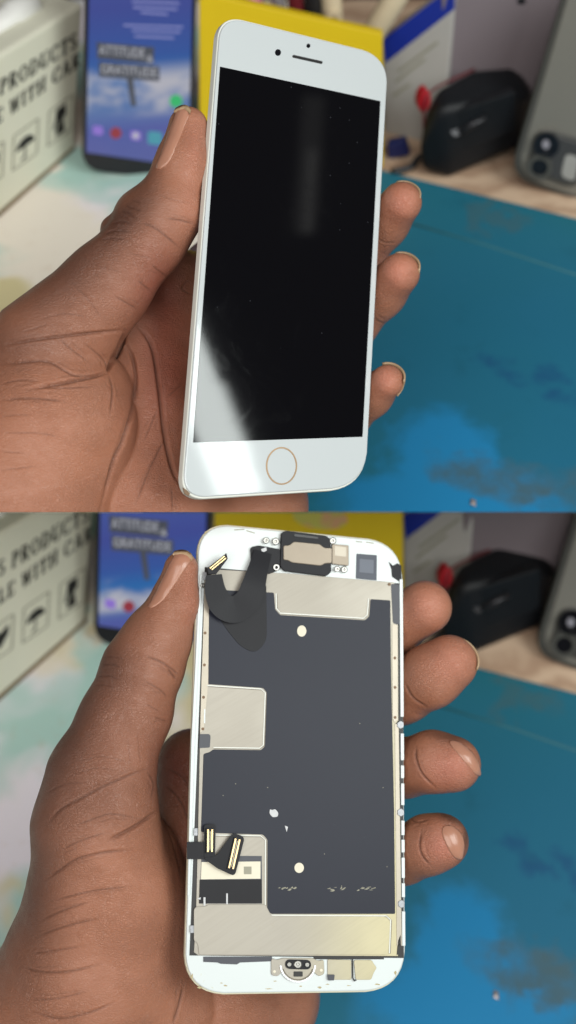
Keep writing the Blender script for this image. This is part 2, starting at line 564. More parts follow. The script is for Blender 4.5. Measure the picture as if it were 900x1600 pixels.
# ------------------------------------------------------------------ one workbench (built twice: the upper and the lower one)
def bench(which):
    up = which == 'upper'
    clip = 1 if up else -1
    zd = 0.0 if up else -0.158
    lean0 = 0.0 if up else math.radians(23)
    if up:
        T = lambda x, y: (x, y)
    else:
        T = lambda x, y: (x + 15 + .028 * x, y + 738 + max(0, x) * .01 + max(0, y - 300) * .05)
    W = 'in upper picture' if up else 'in lower picture'
    desk = Plane((0, 0, zd), (0, 0, 1))

    def D(x, y, h=0.0):
        return desk.hit(*T(x, y), h)

    def vpl(x, y, yaw=0.0, lean=0.0):
        a = math.radians(yaw); l = math.radians(lean) + lean0
        n = np.array([math.sin(a) * math.cos(l), -math.cos(a) * math.cos(l), math.sin(l)])
        return Plane(D(x, y), n)

    def TT(pts):
        return [T(*p) for p in pts]

    # --- setting
    y0, y1 = (.1, .78) if up else (-.25, .62)
    v = [(-.7, y0, zd), (.7, y0, zd), (.7, y1, zd), (-.7, y1, zd)]
    o = prism('table_top', v, [(a, b, zd - .018) for a, b, _ in v], M['cloth'], clip=clip)
    tag(o, 'pale marbled table cover under the mat ' + W, 'table top', kind='structure')
    yb = .70 if up else .52
    v = [(-.7, yb, zd - .02), (.7, yb, zd - .02), (.7, yb, zd + .5), (-.7, yb, zd + .5)]
    o = prism('wall', v, [(a, b + .02, c) for a, b, c in v], M['brown'], clip=clip)
    if o: tag(o, 'dark brown board wall behind everything ' + W, 'wall', kind='structure')

    # --- mat
    c0 = D(575, 268); c1 = D(900, 349)
    e1 = unit(c1 - c0); e2 = np.array([e1[1], -e1[0], 0])
    a = c0
    corners = [(0, 0), (.46, 0), (.46, .5), (0, .5)]
    rp = rounded(corners, .008, 5)
    top = [a + e1 * u + e2 * w_ + np.array([0, 0, .003]) for u, w_ in rp]
    bot = [p - np.array([0, 0, .0025]) for p in top]
    nm = lambda p: tuple((p - a)[:2])
    ox = np.array([*(np.array([q[:2] for q in top]).min(0) + np.array([q[:2] for q in top]).max(0)) / 2])
    loc = lambda x, y: tuple((D(x, y)[:2]))
    P = {k: loc(*q) for k, q in dict(blue=(860, 640), spill=(690, 728), spill2=(700, 800), burn=(815, 765), burn2=(885, 775), rust=(752, 345), rust2=(790, 352), ink1=(765, 570), ink2=(845, 590), ink3=(868, 625), ink4=(800, 600)).items()}
    mo = prism('repair_mat', top, bot, None or M['cloth'], clip=clip, bevel=.0006)
    off = np.array(mo.location)[:2]
    mm = mat_mat(None, 0, {k: (q[0] - off[0], q[1] - off[1]) for k, q in P.items()})
    mo.data.materials[0] = mm
    tag(mo, 'stained teal silicone repair mat lying on the table ' + W, 'mat', 'teal mats')
    # moulded rib along the back of the mat
    rib = [D(640, 357), D(760, 392), D(905, 440), D(1000, 470)]
    o = tube('rib', [p + np.array([0, 0, .0031]) for p in rib], .0006, simple('teal_rib', hexc(52, 112, 124), .5), mo, clip)
    # a crumb on the spill
    q = D(739, 785, .0035)
    o = mesh_obj('crumb', [q + np.array(d) for d in ((-.0012, -.001, 0), (.001, -.0022, 0), (.0014, .0012, 0), (-.0006, .0022, 0), (0, 0, .0008))], [[0, 1, 4], [1, 2, 4], [2, 3, 4], [3, 0, 4], [3, 2, 1, 0]], M['steelgrey'], clip=clip)
    if o: tag(o, 'tiny pale crumb on the bright blue spill ' + W, 'crumb', 'crumbs on the mats')

    # --- carton
    b0, b1 = D(115, 234), D(-160, 480)
    ax = unit(b1 - b0)
    upv = np.array([0, 0, 1.0])
    nn = unit(np.cross(ax, upv)); nn = nn if nn @ (CAM - b0) > 0 else -nn
    upv = upv * math.cos(lean0 * .9) - nn * math.sin(lean0 * .9)
    cpl = Plane(b0, np.cross(ax, upv))
    box = thing('carton', 'cream carton with black serif lettering and handling symbols ' + W, 'box', b0, 'printed cartons')
    fr = TT([(131, 4), (116, 233), (-160, 478), (-160, 185)])
    f3 = [cpl.hit(*p) for p in fr]
    prism('carton_body', f3, [p - cpl.n * .11 for p in f3], M['carton'], box, bevel=.0022, clip=clip, seg=3)
    ed = TT([(117, 228), (117, 236), (-160, 484), (-160, 470)])
    f3 = [cpl.hit(*p, .0004) for p in ed]
    prism('worn_edge', f3, [p - cpl.n * .002 for p in f3], M['kraft'], box, clip=clip)
    t1 = serif_px('S PRODUCTS', 0, T(122, 73), (1.2, -25), 1, adv=(16.2, -10.2))
    polys('lettering', t1, cpl, .0001, .0004, M['ink'], box, clip)
    t2 = serif_px('LE WITH CAR', 0, T(127, 101), (1.2, -23), 1, adv=(15.4, -11.0))
    polys('lettering', t2, cpl, .0001, .0004, M['ink'], box, clip)

    def sym(ox_, oy_, shapes, fr_=True):
        sx, sy = np.array([1.0, -.72]), np.array([-.04, 1.0])
        mp = lambda a_, b_: T(*(np.array([ox_, oy_]) + sx * a_ + sy * b_))
        if fr_:
            q = [(-19, -27), (19, -27), (19, 27), (-19, 27)]
            edges = [[mp(*s_) for s_ in strip2([q[i], q[(i + 1) % 4]], 2)] for i in range(4)]
            polys('symbol_frame', edges, cpl, .0001, .0003, M['inkgrey'], box, clip)
        polys('handling_symbol', [[mp(*p) for p in s_] for s_ in shapes], cpl, .0001, .0004, M['ink'], box, clip)

    canopy = [(14 * math.cos(a_), 2 - 14 * math.sin(a_)) for a_ in np.linspace(0, math.pi, 14)]
    sym(40, 226, [canopy, [(-.8, 2), (.8, 2), (.8, 20), (-.8, 20)], [(-5, 19), (.8, 19), (.8, 21), (-5, 21)]])
    sym(95, 188, [[(-7, -21), (7, -21), (8, -4), (-8, -4)], [(-7, -6), (7, -6), (1, 3), (-1, 3)], [(-3, 1), (3, 1), (7, 21), (-7, 21)], [(-9, -4), (-5, -4), (-8, 10), (-11, 8)]])
    sym(-14, 262, [[(-12, -16), (0, -10), (12, -16), (12, -2), (0, 14), (-12, -2)]])

    # --- things lying on the carton
    zt = .0
    pl = Plane(cpl.hit(*T(30, 60)) - cpl.n * .02, cpl.n)
    o = thing('plug', 'white plastic plug lying on top of the carton ' + W, 'plug', pl.hit(*T(10, 60)), 'white plugs')
    p0, p1 = pl.hit(*T(52, 4)), pl.hit(*T(-30, 62))
    tube('body', [p0, p0 + (p1 - p0) * .06, p0 + (p1 - p0) * .45, p0 + (p1 - p0) * .5, p1], [.005, .0072, .0078, .0066, .0066], M['white'], o, clip)
    if up:
        q0, q1 = pl.hit(20, 48), pl.hit(-10, 76)
        tube('black_end', [q0, q1], .006, M['blackplastic'], o, clip)
        pl2 = Plane(pl.p - cpl.n * .012, cpl.n)
        o = tube('blue_pen', [pl2.hit(70, -20), pl2.hit(50, 45), pl2.hit(38, 78)], [.004, .0042, .002], M['sky'], None, clip)
        tag(o, 'light blue pen lying beside the white plug on the carton', 'pen')

    # --- leaning phone with the lit screen
    pp = vpl(190, 274, 8, 8)
    ph = thing('lit_smartphone', 'black smartphone with lit blue wallpaper leaning beside the carton ' + W, 'smartphone', pp.hit(*T(190, 274)), 'smartphones with lit screens')
    body = TT([(133, -70), (128, 264), (299, 290), (309, -70)])
    plate('body', body, pp, -.008, 0, M['darkmetal'], ph, r=[10, 26, 26, 10], bevel=.0008, clip=clip)
    scr = plate('screen', TT([(140, -60), (135, 238), (294, 261), (302, -60)]), pp, -.0002, .0003, SCR['wall'], ph, clip=clip)
    kw = dict(clip=clip)
    plate('sign_board', TT([(151, 66), (152, 92), (240, 100), (241, 74)]), pp, .0003, .0005, SCR['board'], scr, **kw)
    plate('sign_board', TT([(154, 97), (155, 120), (249, 127), (249, 104)]), pp, .0003, .0005, SCR['board'], scr, **kw)
    plate('sign_post', TT([(198, 123), (205, 166), (213, 166), (208, 124)]), pp, .0003, .0005, SCR['board'], scr, **kw)
    text_plate('sign_lettering', 'ATTITUDE', T(155, 85), T(226, 91), (0, -15), pp, .0007, SCR['letters'], scr, **kw)
    text_plate('sign_lettering', '&', T(230, 97), T(239, 98), (0, -11), pp, .0007, SCR['letters'], scr, **kw)
    text_plate('sign_lettering', 'GRATITUDE', T(158, 114), T(245, 121), (0, -14), pp, .0007, SCR['letters'], scr, **kw)
    for (cx, cy, r_, k) in ((181, 208, 9, 'redicon'), (275, 158, 10, 'green')):
        plate('app_icon', TT(ellipse(cx, cy, r_, r_, 20)), pp, .0003, .0005, SCR[k], scr, **kw)
    for (cx, cy, r_, k) in ((153, 204, 8, 'violet'), (212, 212, 8, 'violet'), (242, 216, 11, 'teal')):
        plate('app_icon', TT(rounded([(cx - r_, cy - r_), (cx + r_, cy - r_ + 2), (cx + r_, cy + r_), (cx - r_, cy + r_ - 2)], 4)), pp, .0003, .0005, SCR[k], scr, **kw)
    plate('app_icon', TT([(212, 206), (218, 212), (212, 218), (206, 212)]), pp, .0005, .0007, SCR['letters'], scr, **kw)
    if up:
        for (x0, x1, y) in ((206, 280, 3), (208, 277, 12), (220, 262, 20), (193, 286, 40), (206, 282, 48), (210, 272, 57)):
            plate('screen_text_line', [(x0, y - 2), (x1, y + 1), (x1, y + 4), (x0, y + 1)], pp, .0003, .0005, SCR['pale'], scr, **kw)

    # --- yellow folder
    yp = vpl(455, 262, -3, 6)
    fo = thing('yellow_folder', 'bright yellow card folder standing behind the held screen ' + W, 'folder', yp.hit(*T(455, 262)), 'yellow folders')
    plate('cover', TT([(311, -12), (311, 262), (598, 262), (598, 53), (392, 7)]), yp, -.006, 0, M['yellow'], fo, clip=clip, bevel=.0006)
    if not up:
        em = NT('faded_print')
        nz = em.noise(120, 3, .5).outputs[0]
        em.p(Base_Color=em.mix(em.rng(nz, .4, .6), hexc(196, 190, 90), hexc(214, 160, 120)), Roughness=.6)
        plate('printed_emblem', TT(ellipse(472, 66, 42, 18, 24, .1)), yp, 0, .0003, em.m, fo, clip=clip)

    # --- pens and tools behind the folder (their tops show only in the upper picture)
    if up:
        def stick(name, label, cat, xa, ya, xb, yb, r, mat, extra=None):
            pl_ = vpl((xa + xb) / 2, 205, 0, 0)
            g = unit(pl_.hit(xb, yb) - pl_.hit(xa, ya))
            A_ = pl_.hit(xa, ya)
            L = A_[2] / max(.3, -g[2])
            t_ = thing(name, label, cat, A_ + g * L, 'pens and tools standing behind the folder')
            tube('barrel', [A_, A_ + g * .004, A_ + g * L * .97], [r * .7, r, r], mat, t_, clip)
            if extra: extra(t_, pl_, A_, g, r)
        stick('pen', 'pink pen slanting behind the yellow folder', 'pen', 380, -20, 425, 40, .0035, M['pink'])
        stick('pen', 'grey metal pen standing behind the yellow folder', 'pen', 430, -25, 441, 48, .0036, M['steelgrey'])
        stick('marker', 'dark red marker standing behind the yellow folder', 'marker', 460, -25, 464, 40, .004, M['maroon'])
        stick('marker', 'black marker standing behind the yellow folder', 'marker', 488, -25, 490, 50, .0046, M['blackplastic'])
        def hole(t_, pl_, A_, g, r):
            ring('finger_loop', Plane(pl_.p + pl_.n * .006, pl_.n), 521, 34, 14, 14, 6, -.002, .002, M['beige'], t_, clip)
        stick('scissors', 'beige scissors handle standing behind the yellow folder', 'scissors', 516, -30, 521, 44, .0052, M['beige'], hole)
        stick('brush', 'wide cream brush handle slanting beside the blue and white packet', 'brush', 640, -40, 575, 66, .006, M['beige'])

    # --- white and blue packet
    kp = vpl(640, 215, -22, 4)
    pk = thing('paper_packet', 'greyish white packet with deep blue band beside the black adaptor ' + W, 'packet', kp.hit(*T(640, 215)), 'white and blue packets')
    plate('sheet', TT([(597, 62), (690, -10), (712, -10), (690, 225), (600, 225)]), kp, -.012, 0, M['packet'], pk, clip=clip, bevel=.001)
    plate('blue_band', TT([(598, 62), (690, -9), (711, -9), (710, 14), (602, 99)]), kp, 0, .0003, M['blueprint'], pk, clip=clip)
    for i, (x0, y0_, x1, y1_) in enumerate(((618, 128, 664, 92), (614, 150, 640, 132), (622, 112, 684, 66))):
        plate('printed_line', TT(strip2([(x0, y0_), (x1, y1_)], 4)), kp, 0, .0003, M['inkgrey'], pk, clip=clip)

    # --- lilac board
    lp = vpl(800, 214, 0, 0)
    bo = plate('backboard', TT([(690, -40), (690, 214), (980, 214), (980, -40)]), lp, -.012, 0, M['lilac'], None, clip=clip, bevel=.001)
    tag(bo, 'plain lilac grey board standing behind the black adaptor ' + W, 'board', 'lilac boards')
    if up:
        plate('screw_hole', ellipse(815, 2, 7, 5), lp, 0, .0004, M['blackplastic'], bo, clip=clip)

    # --- black adaptor
    ap = vpl(735, 266, 14, 0)
    ad = thing('power_adaptor', 'chunky black power adaptor with a red tab lying beyond the mat ' + W, 'adaptor', ap.hit(*T(735, 266)), 'black adaptors')
    pts = [(658, 264, 0), (700, 278, .006), (812, 228, 0), (830, 150, -.004), (690, 172, .006), (654, 232, 0), (664, 176, -.006),
           (684, 138, -.012), (742, 106, -.02), (804, 102, -.022), (832, 138, -.02), (818, 222, -.035), (690, 250, -.035)]
    bm = bmesh.new()
    vv = [bm.verts.new(ap.hit(*T(x, y), h)) for x, y, h in pts]
    bmesh.ops.convex_hull(bm, input=vv)
    bmesh.ops.dissolve_limit(bm, angle_limit=.12, verts=bm.verts[:], edges=bm.edges[:])
    bm.verts.index_update()
    vs = [np.array(v_.co) for v_ in bm.verts]; fs = [[v_.index for v_ in f_.verts] for f_ in bm.faces]
    bm.free()
    mesh_obj('shell', vs, fs, M['blackshell'], ad, smooth=True, bevel=.0036, clip=clip, seg=4)
    plate('label_panel', TT([(700, 178), (808, 142), (806, 205), (704, 246)]), ap, -.001, .0045, M['blackshell'], ad, r=8, clip=clip, bevel=.0006)
    tube('jack', [ap.hit(*T(706, 208), .002), ap.hit(*T(712, 205), .0055)], .0026, M['darkmetal'], ad, clip)
    tube('contact', [ap.hit(*T(716, 206), .004), ap.hit(*T(760, 184), .006)], [.0024, .0016], M['darkmetal'], ad, clip)
    tube('red_tab', spline([ap.hit(*T(662, 200), -.004), ap.hit(*T(664, 160), -.006), ap.hit(*T(680, 138), -.010), ap.hit(*T(742, 108), -.021)], 6), .0006, M['maroon'], ad, clip)
    plate('red_button', TT(ellipse(664, 160, 9, 17, 18, .25)), ap, -.014, -.007, M['red'], ad, clip=clip, bevel=.0008)
    # cable and clip by the mat's corner
    cb = [D(612, 268, .004), D(640, 262, .004), D(655, 246, .006), D(672, 240, .012)]
    o = tube('cable', spline(cb, 6), .0018, M['blackplastic'], None, clip)
    if o: tag(o, 'short black cable ending at the corner of the mat ' + W, 'cable', 'black cables')
    bp = vpl(618, 250, -12, 0)
    o = plate('clip', TT([(604, 226), (632, 220), (640, 244), (606, 250)]), bp, -.006, 0, simple('dark_blue_plastic', hexc(24, 34, 90), .5), None, bevel=.001, clip=clip)
    if o: tag(o, 'small dark blue clip behind the held screen ' + W, 'clip', 'dark blue clips')

    # --- grey phone seen from the back
    gp = vpl(850, 305, -10, 12)
    gphone = thing('grey_smartphone', 'graphite smartphone in a case standing at the right edge ' + W, 'smartphone', gp.hit(*T(850, 305)), 'graphite smartphones')
    plate('case', TT([(884, -25), (795, 276), (985, 344), (1065, -25)]), gp, -.009, -.0006, M['case'], gphone, r=[0, 34, 34, 0], bevel=.0012, clip=clip)
    plate('back_panel', TT([(892, -22), (806, 272), (983, 336), (1058, -22)]), gp, -.002, 0, M['greyback'], gphone, r=[0, 30, 30, 0], bevel=.0006, clip=clip)
    rimp = TT([(838, 196), (820, 268), (905, 300), (925, 222)])
    plate('camera_surround', rimp, gp, 0, .0014, M['case'], gphone, r=26, bevel=.0006, clip=clip)
    plate('camera_bump', TT([(842, 203), (827, 264), (902, 293), (918, 228)]), gp, .0014, .0024, simple('bump_glass', (.05, .05, .05, 1), .2), gphone, r=22, bevel=.0005, clip=clip)
    for cx, cy in ((854, 227), (843, 262)):
        ring('lens_ring', gp, *T(cx, cy), 20, 20, 7, .0024, .0040, M['case'] if cy > 240 else M['lensblack'], gphone, clip)
        plate('lens', TT(ellipse(cx, cy, 13.5, 13.5)), gp, .0024, .003, M['lensblack'], gphone, clip=clip)
    plate('flash', TT(rounded([(884, 240), (876, 276), (898, 284), (905, 246)], 8)), gp, .0024, .003, simple('flash_diffuser', hexc(150, 150, 146), .4), gphone, clip=clip)
    plate('lens_glint', TT(ellipse(853, 226, 6, 7)), gp, .003, .0036, simple('painted_lens_glint', hexc(140, 138, 146), .2), gphone, clip=clip)  # pale disc painted in place of the lens reflection


bench('upper')
bench('lower')


# ------------------------------------------------------------------ held screens
def quad_plane(q, width):
    r = [ray(*p) for p in q]
    d = np.linalg.solve(np.stack([r[1], -r[2], r[3]], 1), r[0])
    d = np.array([1, *d])
    P = [x * y for x, y in zip(r, d)]
    s = width / np.linalg.norm(P[1] - P[0])
    P = [CAM + p * s for p in P]
    return P, Plane(P[0], np.cross(P[1] - P[0], P[3] - P[0])), d * s


QA = [(346, 24), (607, 88), (571, 760), (285.5, 778.5)]
QB = [(311.5, 817), (628.5, 848), (633.5, 1547.5), (288.5, 1553)]
PA, PLA, DA = quad_plane(QA, .067)
PB, PLB, DB = quad_plane(QB, .067)
print('DA', DA, 'nA', CM @ PLA.n, 'DB', DB, 'nB', CM @ PLB.n)


def glass(name, col, rough=.04, specks=0.0, var=.03):
    t = NT(name)
    co = t.coord()
    n = t.noise(25, 3, .5, co)
    c = t.mix(n.outputs[0], tuple(x * (1 - var) for x in col[:3]) + (1,), col)
    if specks:
        v = t.n('TexVoronoi', {'Vector': co, 'Scale': 330.0})
        pick = t.rng(t.n('SeparateColor', {0: v.outputs['Color']}).outputs[0], .80, .81)
        m = t.math('MULTIPLY', t.rng(v.outputs['Distance'], .02, .07, 1, 0), pick)
        c = t.mix(t.math('MULTIPLY', m, specks), c, (.16, .17, .2, 1))
        sm = t.noise(60, 5, .7, co, 2)
        t.p(Roughness=t.rng(sm.outputs[0], .5, .75, rough, rough + .03))
    else:
        t.p(Roughness=rough)
    t.p(Base_Color=c)
    t.b.inputs['Specular IOR Level'].default_value = .5
    return t.m


M['whiteglass'] = glass('white_front_glass', hexc(190, 196, 198), .06)
M['whiterim'] = simple('white_rim_plastic', hexc(214, 216, 208), .35, var=.05)
M['display'] = glass('black_display_glass', (.0022, .002, .003, 1), .045, .35)
M['gold'] = simple('gold_ring', (.40, .27, .17, 1), .33, .9, var=.05)
M['hole'] = simple('dark_hole', (.01, .009, .009, 1), .5)
M['chip'] = simple('chipped_rim', hexc(120, 96, 74), .7, var=.3, scale=900)


def phone_front():
    o = thing('phone_screen', 'white phone screen with black display and gold ringed home button held front up', 'phone screen', PLA.hit(425, 770))
    n = rounded(QA, [34, 40, 52, 36], 8)
    top = [PLA.hit(x, y) for x, y in n]
    # rim: a slightly larger moulded frame below the glass
    cx = sum(top) / len(top)
    out = [p + unit(p - cx) * .0006 - PLA.n * .0006 for p in top]
    bot = [p - PLA.n * .0024 for p in out]
    prism('rim', out, bot, M['whiterim'], o, bevel=.0003)
    prism('front_glass', [p for p in top], [p - PLA.n * .001 for p in top], M['whiteglass'], o, bevel=.00035, seg=3)
    plate('display', [(344, 104), (594.5, 158), (566.5, 682.5), (302, 691.5)], PLA, -.0002, .00012, M['display'], o)
    plate('earpiece_slot', rounded(strip2([(457, 87.5), (504, 98)], 4.5), 2), PLA, -.0002, .00008, M['hole'], o)
    plate('front_camera', ellipse(434.5, 82, 4.6, 5.2), PLA, -.0002, .00008, M['lensblack'], o)
    plate('light_sensor', ellipse(482, 71.5, 3.0, 3.4), PLA, -.0002, .00008, M['lensblack'], o)
    hb = plate('home_button', ellipse(440, 728, 22, 27, 40), PLA, -.0002, .00006, M['whiteglass'], o)
    ring('button_ring', PLA, 440, 728, 24.4, 29.6, 2.3, -.0002, .00010, M['gold'], hb)
    plate('chip_mark', [(286, 762), (291, 765), (297, 771), (295, 775), (289, 772)], PLA, -.0003, .00004, M['chip'], o)
    return o


phone_front()

# ------------------------------------------------------------------ the back of the other screen
def mat_plate():
    t = NT('champagne_metal_plate')
    co = t.coord()
    n = t.noise(30, 3, .5, co)
    c = t.mix(n.outputs[0], hexc(150, 145, 135), hexc(162, 156, 145))
    sx = t.n('SeparateXYZ', {0: co})
    warm = t.math('MULTIPLY', t.rng(sx.outputs[0], -.005, .03), t.rng(sx.outputs[2], .05, .0))
    c = t.mix(t.math('MULTIPLY', warm, .5), c, hexc(200, 190, 138))
    br = t.noise(1.0, 3, .6, t.n('Mapping', {'Vector': co, 'Scale': (60, 60, 2600)}).outputs[0])
    c = t.mix(t.rng(br.outputs[0], .3, .8, 0, .12), c, hexc(110, 106, 98))
    f = t.noise(400, 4, .7, co)
    c = t.mix(t.rng(f.outputs[0], .62, .8, 0, .3), c, hexc(150, 140, 124))
    t.p(Base_Color=c, Roughness=t.rng(n.outputs[0], .3, .7, .42, .54), Metallic=.4)
    t.bump(f.outputs[0], .05, .0002)
    return t.m


def mat_sheet():
    t = NT('slate_graphite_sheet')
    co = t.coord()
    n = t.noise(22, 3, .5, co)
    c = t.mix(n.outputs[0], hexc(16, 20, 36), hexc(23, 27, 42))
    v = t.noise(260, 5, .7, co, 1)
    c = t.mix(t.rng(v.outputs[0], .70, .80, 0, .35), c, hexc(90, 92, 98))
    t.p(Base_Color=c, Roughness=.46)
    t.b.inputs['Specular IOR Level'].default_value = .3
    return t.m


def mat_backwhite():
    t = NT('white_back_glass')
    co = t.coord()
    n = t.noise(30, 3, .5, co)
    v = t.noise(220, 4, .7, co, 1.5)
    c = t.mix(n.outputs[0], hexc(200, 208, 208), hexc(208, 215, 215))
    c = t.mix(t.rng(v.outputs[0], .64, .76, 0, .6), c, hexc(186, 182, 140))
    t.p(Base_Color=c, Roughness=.3)
    return t.m


M['plate'] = mat_plate()
M['sheet'] = mat_sheet()
M['backwhite'] = mat_backwhite()
M['flex'] = simple('black_flex_film', (.006, .006, .009, 1), .45, spec=.22, var=.15)
M['flexdark'] = simple('black_flex_loop', (.009, .009, .012, 1), .5, var=.15, spec=.25)
M['tape'] = simple('dark_grey_tape', hexc(62, 64, 72), .5)
M['cream'] = simple('cream_label', hexc(216, 210, 190), .6)
M['residue'] = simple('white_glue_residue', hexc(196, 198, 200), .7, var=.2, scale=900, bump=.3)
M['goldpin'] = simple('gold_contacts', (.72, .52, .26, 1), .35, .85)
M['rail'] = simple('rail_metal', hexc(160, 152, 138), .4, .4)
M['clipgrey'] = simple('dull_clip_metal', (.30, .31, .33, 1), .4, .3, var=.4, scale=1500)
M['groove_shade'] = simple('lip_groove_shade', hexc(112, 104, 90), .6)
M['steel'] = simple('worn_screw_steel', (.30, .29, .27, 1), .3, .85)
M['module'] = simple('nickel_cover', hexc(142, 131, 116), .45, .4)


def phone_back():
    o = thing('phone_screen', 'back of a white phone screen with slate film, metal plates and loose ribbon cables', 'phone screen', PLB.hit(460, 1550))
    P = PLB
    mm = .001
    n = rounded(QB, [46, 52, 62, 62], 8)
    top = [P.hit(x, y) for x, y in n]
    cx = sum(top) / len(top)
    out = [p + unit(p - cx) * .0005 - P.n * .0007 for p in top]
    rim = simple('ivory_rim', hexc(204, 200, 176), .4, var=.08)
    prism('rim', out, [p - P.n * .0018 for p in out], rim, o, bevel=.0003)
    prism('back_glass', top, [p - P.n * .0012 for p in top], M['backwhite'], o, bevel=.0004, seg=3)

    def pl(name, poly, h0, h1, m, r=0, par=None, bv=0.0):
        return plate(name, poly, P, h0 * mm, h1 * mm, m, par or o, r=r, bevel=bv * mm)

    # dark gasket gap round the metal
    pl('gasket', [(320, 886), (629, 912), (631, 1497), (296, 1493)], -.3, .10, M['hole'])
    # white side walls of the frame outside the gap, broken by slots on the right
    pl('side_wall', [(312.5, 898), (315.5, 898), (305, 1150), (297, 1400), (293, 1400), (299, 1160)], -.3, .55, M['backwhite'], bv=.1)
    for y0, y1 in ((905, 1120), (1146, 1188), (1196, 1216), (1224, 1258), (1282, 1305), (1312, 1332), (1340, 1372), (1380, 1402), (1424, 1478)):
        xr = lambda y: 628.8 + (y - 880) * .0072
        pl('side_wall', [(xr(y0) - 4.5, y0), (xr(y0) + .5, y0), (xr(y1) + .5, y1), (xr(y1) - 4.5, y1)], -.3, .5, M['backwhite'], bv=.1)
    # the big shield plate
    shield = pl('shield_plate', [(341, 890), (452, 896), (616, 910), (619, 975), (622, 976), (622.5, 1126), (618, 1131), (624, 1300), (626, 1432), (622, 1494), (310, 1493), (303, 1488), (306, 1440),
                                 (309.5, 1300), (312, 1176), (314.5, 1060), (319, 960), (327, 900)], .1, .35, M['plate'], bv=.08)
    # the slate film over it
    sheet = [(327, 921), (428, 926), (430, 952), (438, 961), (570, 969), (577, 963), (579, 936), (610, 938), (611, 1040), (613, 1132), (616, 1270), (617.5, 1428), (424, 1428), (417.5, 1422), (418, 1312), (411, 1304), (345, 1302), (314, 1300),
             (318, 1178), (328, 1175), (333, 1171), (408, 1172), (414, 1166), (417, 1082), (411, 1075), (325, 1069)]
    pl('graphite_film', sheet, .35, .47, M['sheet'], r=2.2, bv=.04)
    # raised lips round the bare metal windows
    for q in ([(324, 1071.5), (409, 1077), (415, 1083), (412, 1165), (406, 1169.5), (334, 1168.5)],
              [(318, 1305), (408, 1306.5), (415.5, 1313), (415, 1424), (422, 1430.5), (604, 1431.5), (611, 1438), (609, 1490)],
              [(432, 928), (432.5, 951), (439, 958.5), (569, 966.5), (574.5, 961), (576.5, 936)]):
        polys('lip_and_shade', strip_quads(q, 3.0), P, .35 * mm, .40 * mm, M['groove_shade'], o)  # darker strip paints the shadow line beside each lip
        polys('lip_and_shade', strip_quads([(x - .5, y - .5) for x, y in q], 1.7), P, .40 * mm, .50 * mm, M['whiterim'], o)
    # rails with their screw holes
    pl('rail', [(327, 905), (325.5, 1068), (319, 1140), (312.5, 1146), (315, 1060), (320, 905)], .35, .5, M['rail'], bv=.05)
    pl('rail', [(612.5, 975), (621.5, 976), (622, 1125), (616.5, 1129), (613.5, 1122)], .35, .52, M['rail'], bv=.05)
    pl('rail', [(617, 1131), (623, 1131), (628, 1478), (620, 1478)], .35, .5, M['rail'], bv=.05)
    for x, y in ((320.5, 989), (319.5, 1039), (318, 1089.5), (317, 1139), (617, 1028), (617.2, 1074), (617.3, 1121), (608.5, 913), (307, 1470)):
        pl('rivet_hole', ellipse(x, y, 2.3, 2.4, 14), .35, .54, M['chip'])
    pl('slot', [(319, 1108), (321, 1108), (320.5, 1130), (318.5, 1130)], .35, .55, M['backwhite'])
    pl('tape_tab', [(312, 1147), (327, 1147), (329, 1150), (328, 1168), (311, 1169)], .35, .56, M['tape'], r=2)
    # top right: black torn tape and strip
    pl('torn_tape', [(608, 878), (614, 884), (621, 880), (627, 884), (627.5, 911), (622, 907), (613, 901), (612, 889)], .1, .3, M['flexdark'])
    pl('gasket_strip', [(611, 912), (624, 914), (625, 976), (614, 974)], .35, .46, M['tape'], r=3)
    # speaker and camera module
    mod = pl('module_frame', [(440, 832), (447, 829), (510, 837), (516, 842), (518, 893), (511, 900), (445, 892), (438, 884)], .1, 1.5, M['flexdark'], r=3, bv=.15)
    pl('module_cover', [(443, 852), (452, 852), (459, 846), (500, 850), (507, 856), (519, 856), (519, 880), (508, 880), (502, 884), (456, 879), (450, 875), (443, 875)], .1, 1.9, M['module'], r=3, bv=.2, par=mod)
    pl('module_notch', [(460, 834), (497, 839), (497, 842), (460, 838)], 1.5, 1.7, M['blackplastic'], par=mod)
    pl('earpiece_cover', [(519, 850), (545, 852), (545, 884), (519, 881)], .1, 1.2, M['module'], r=2, bv=.15)
    pl('cover_line', [(523, 853), (541, 855), (541, 870), (523, 868)], 1.2, 1.25, M['rail'], r=1.5)
    for x, y, r_ in ((416, 844.5, 5), (431, 846, 5.8), (432, 886.5, 6), (520, 845, 5.4), (527, 889, 4.6), (538, 890, 5)):
        dome('screw', P, x, y, r_, .1 * mm, 1.5 * mm, M['steel'], o)
    pl('connector_block', [(392, 855), (404, 852), (438, 858), (438, 890), (420, 897), (393, 884)], .1, 1.1, M['flexdark'], r=3, bv=.1)
    for q in ([(400, 866), (407, 861), (410, 866), (403, 871)], [(408, 858), (416, 855), (417, 860), (410, 864)], [(404, 872), (412, 870), (411, 874)]):
        pl('solder_blob', q, 1.1, 1.25, M['residue'])
    lab = pl('sticker', [(557, 865), (589, 867.5), (588.5, 907), (556, 904)], .02, .12, simple('dark_sticker', hexc(52, 58, 72), .45), r=1.5)
    pl('sticker_panel', [(562, 873), (584, 875), (583.5, 896), (561.5, 894)], .12, .16, simple('sticker_grey', hexc(92, 98, 110), .5), par=lab, r=1)
    for (x0, y0, x1, y1) in ((366, 828, 382, 827), (385, 829, 398, 833), (556, 846, 566, 847), (572, 847, 584, 849)):
        pl('pencil_mark', strip2([(x0, y0), (x1, y1)], 1.4), 0, .04, M['inkgrey'])

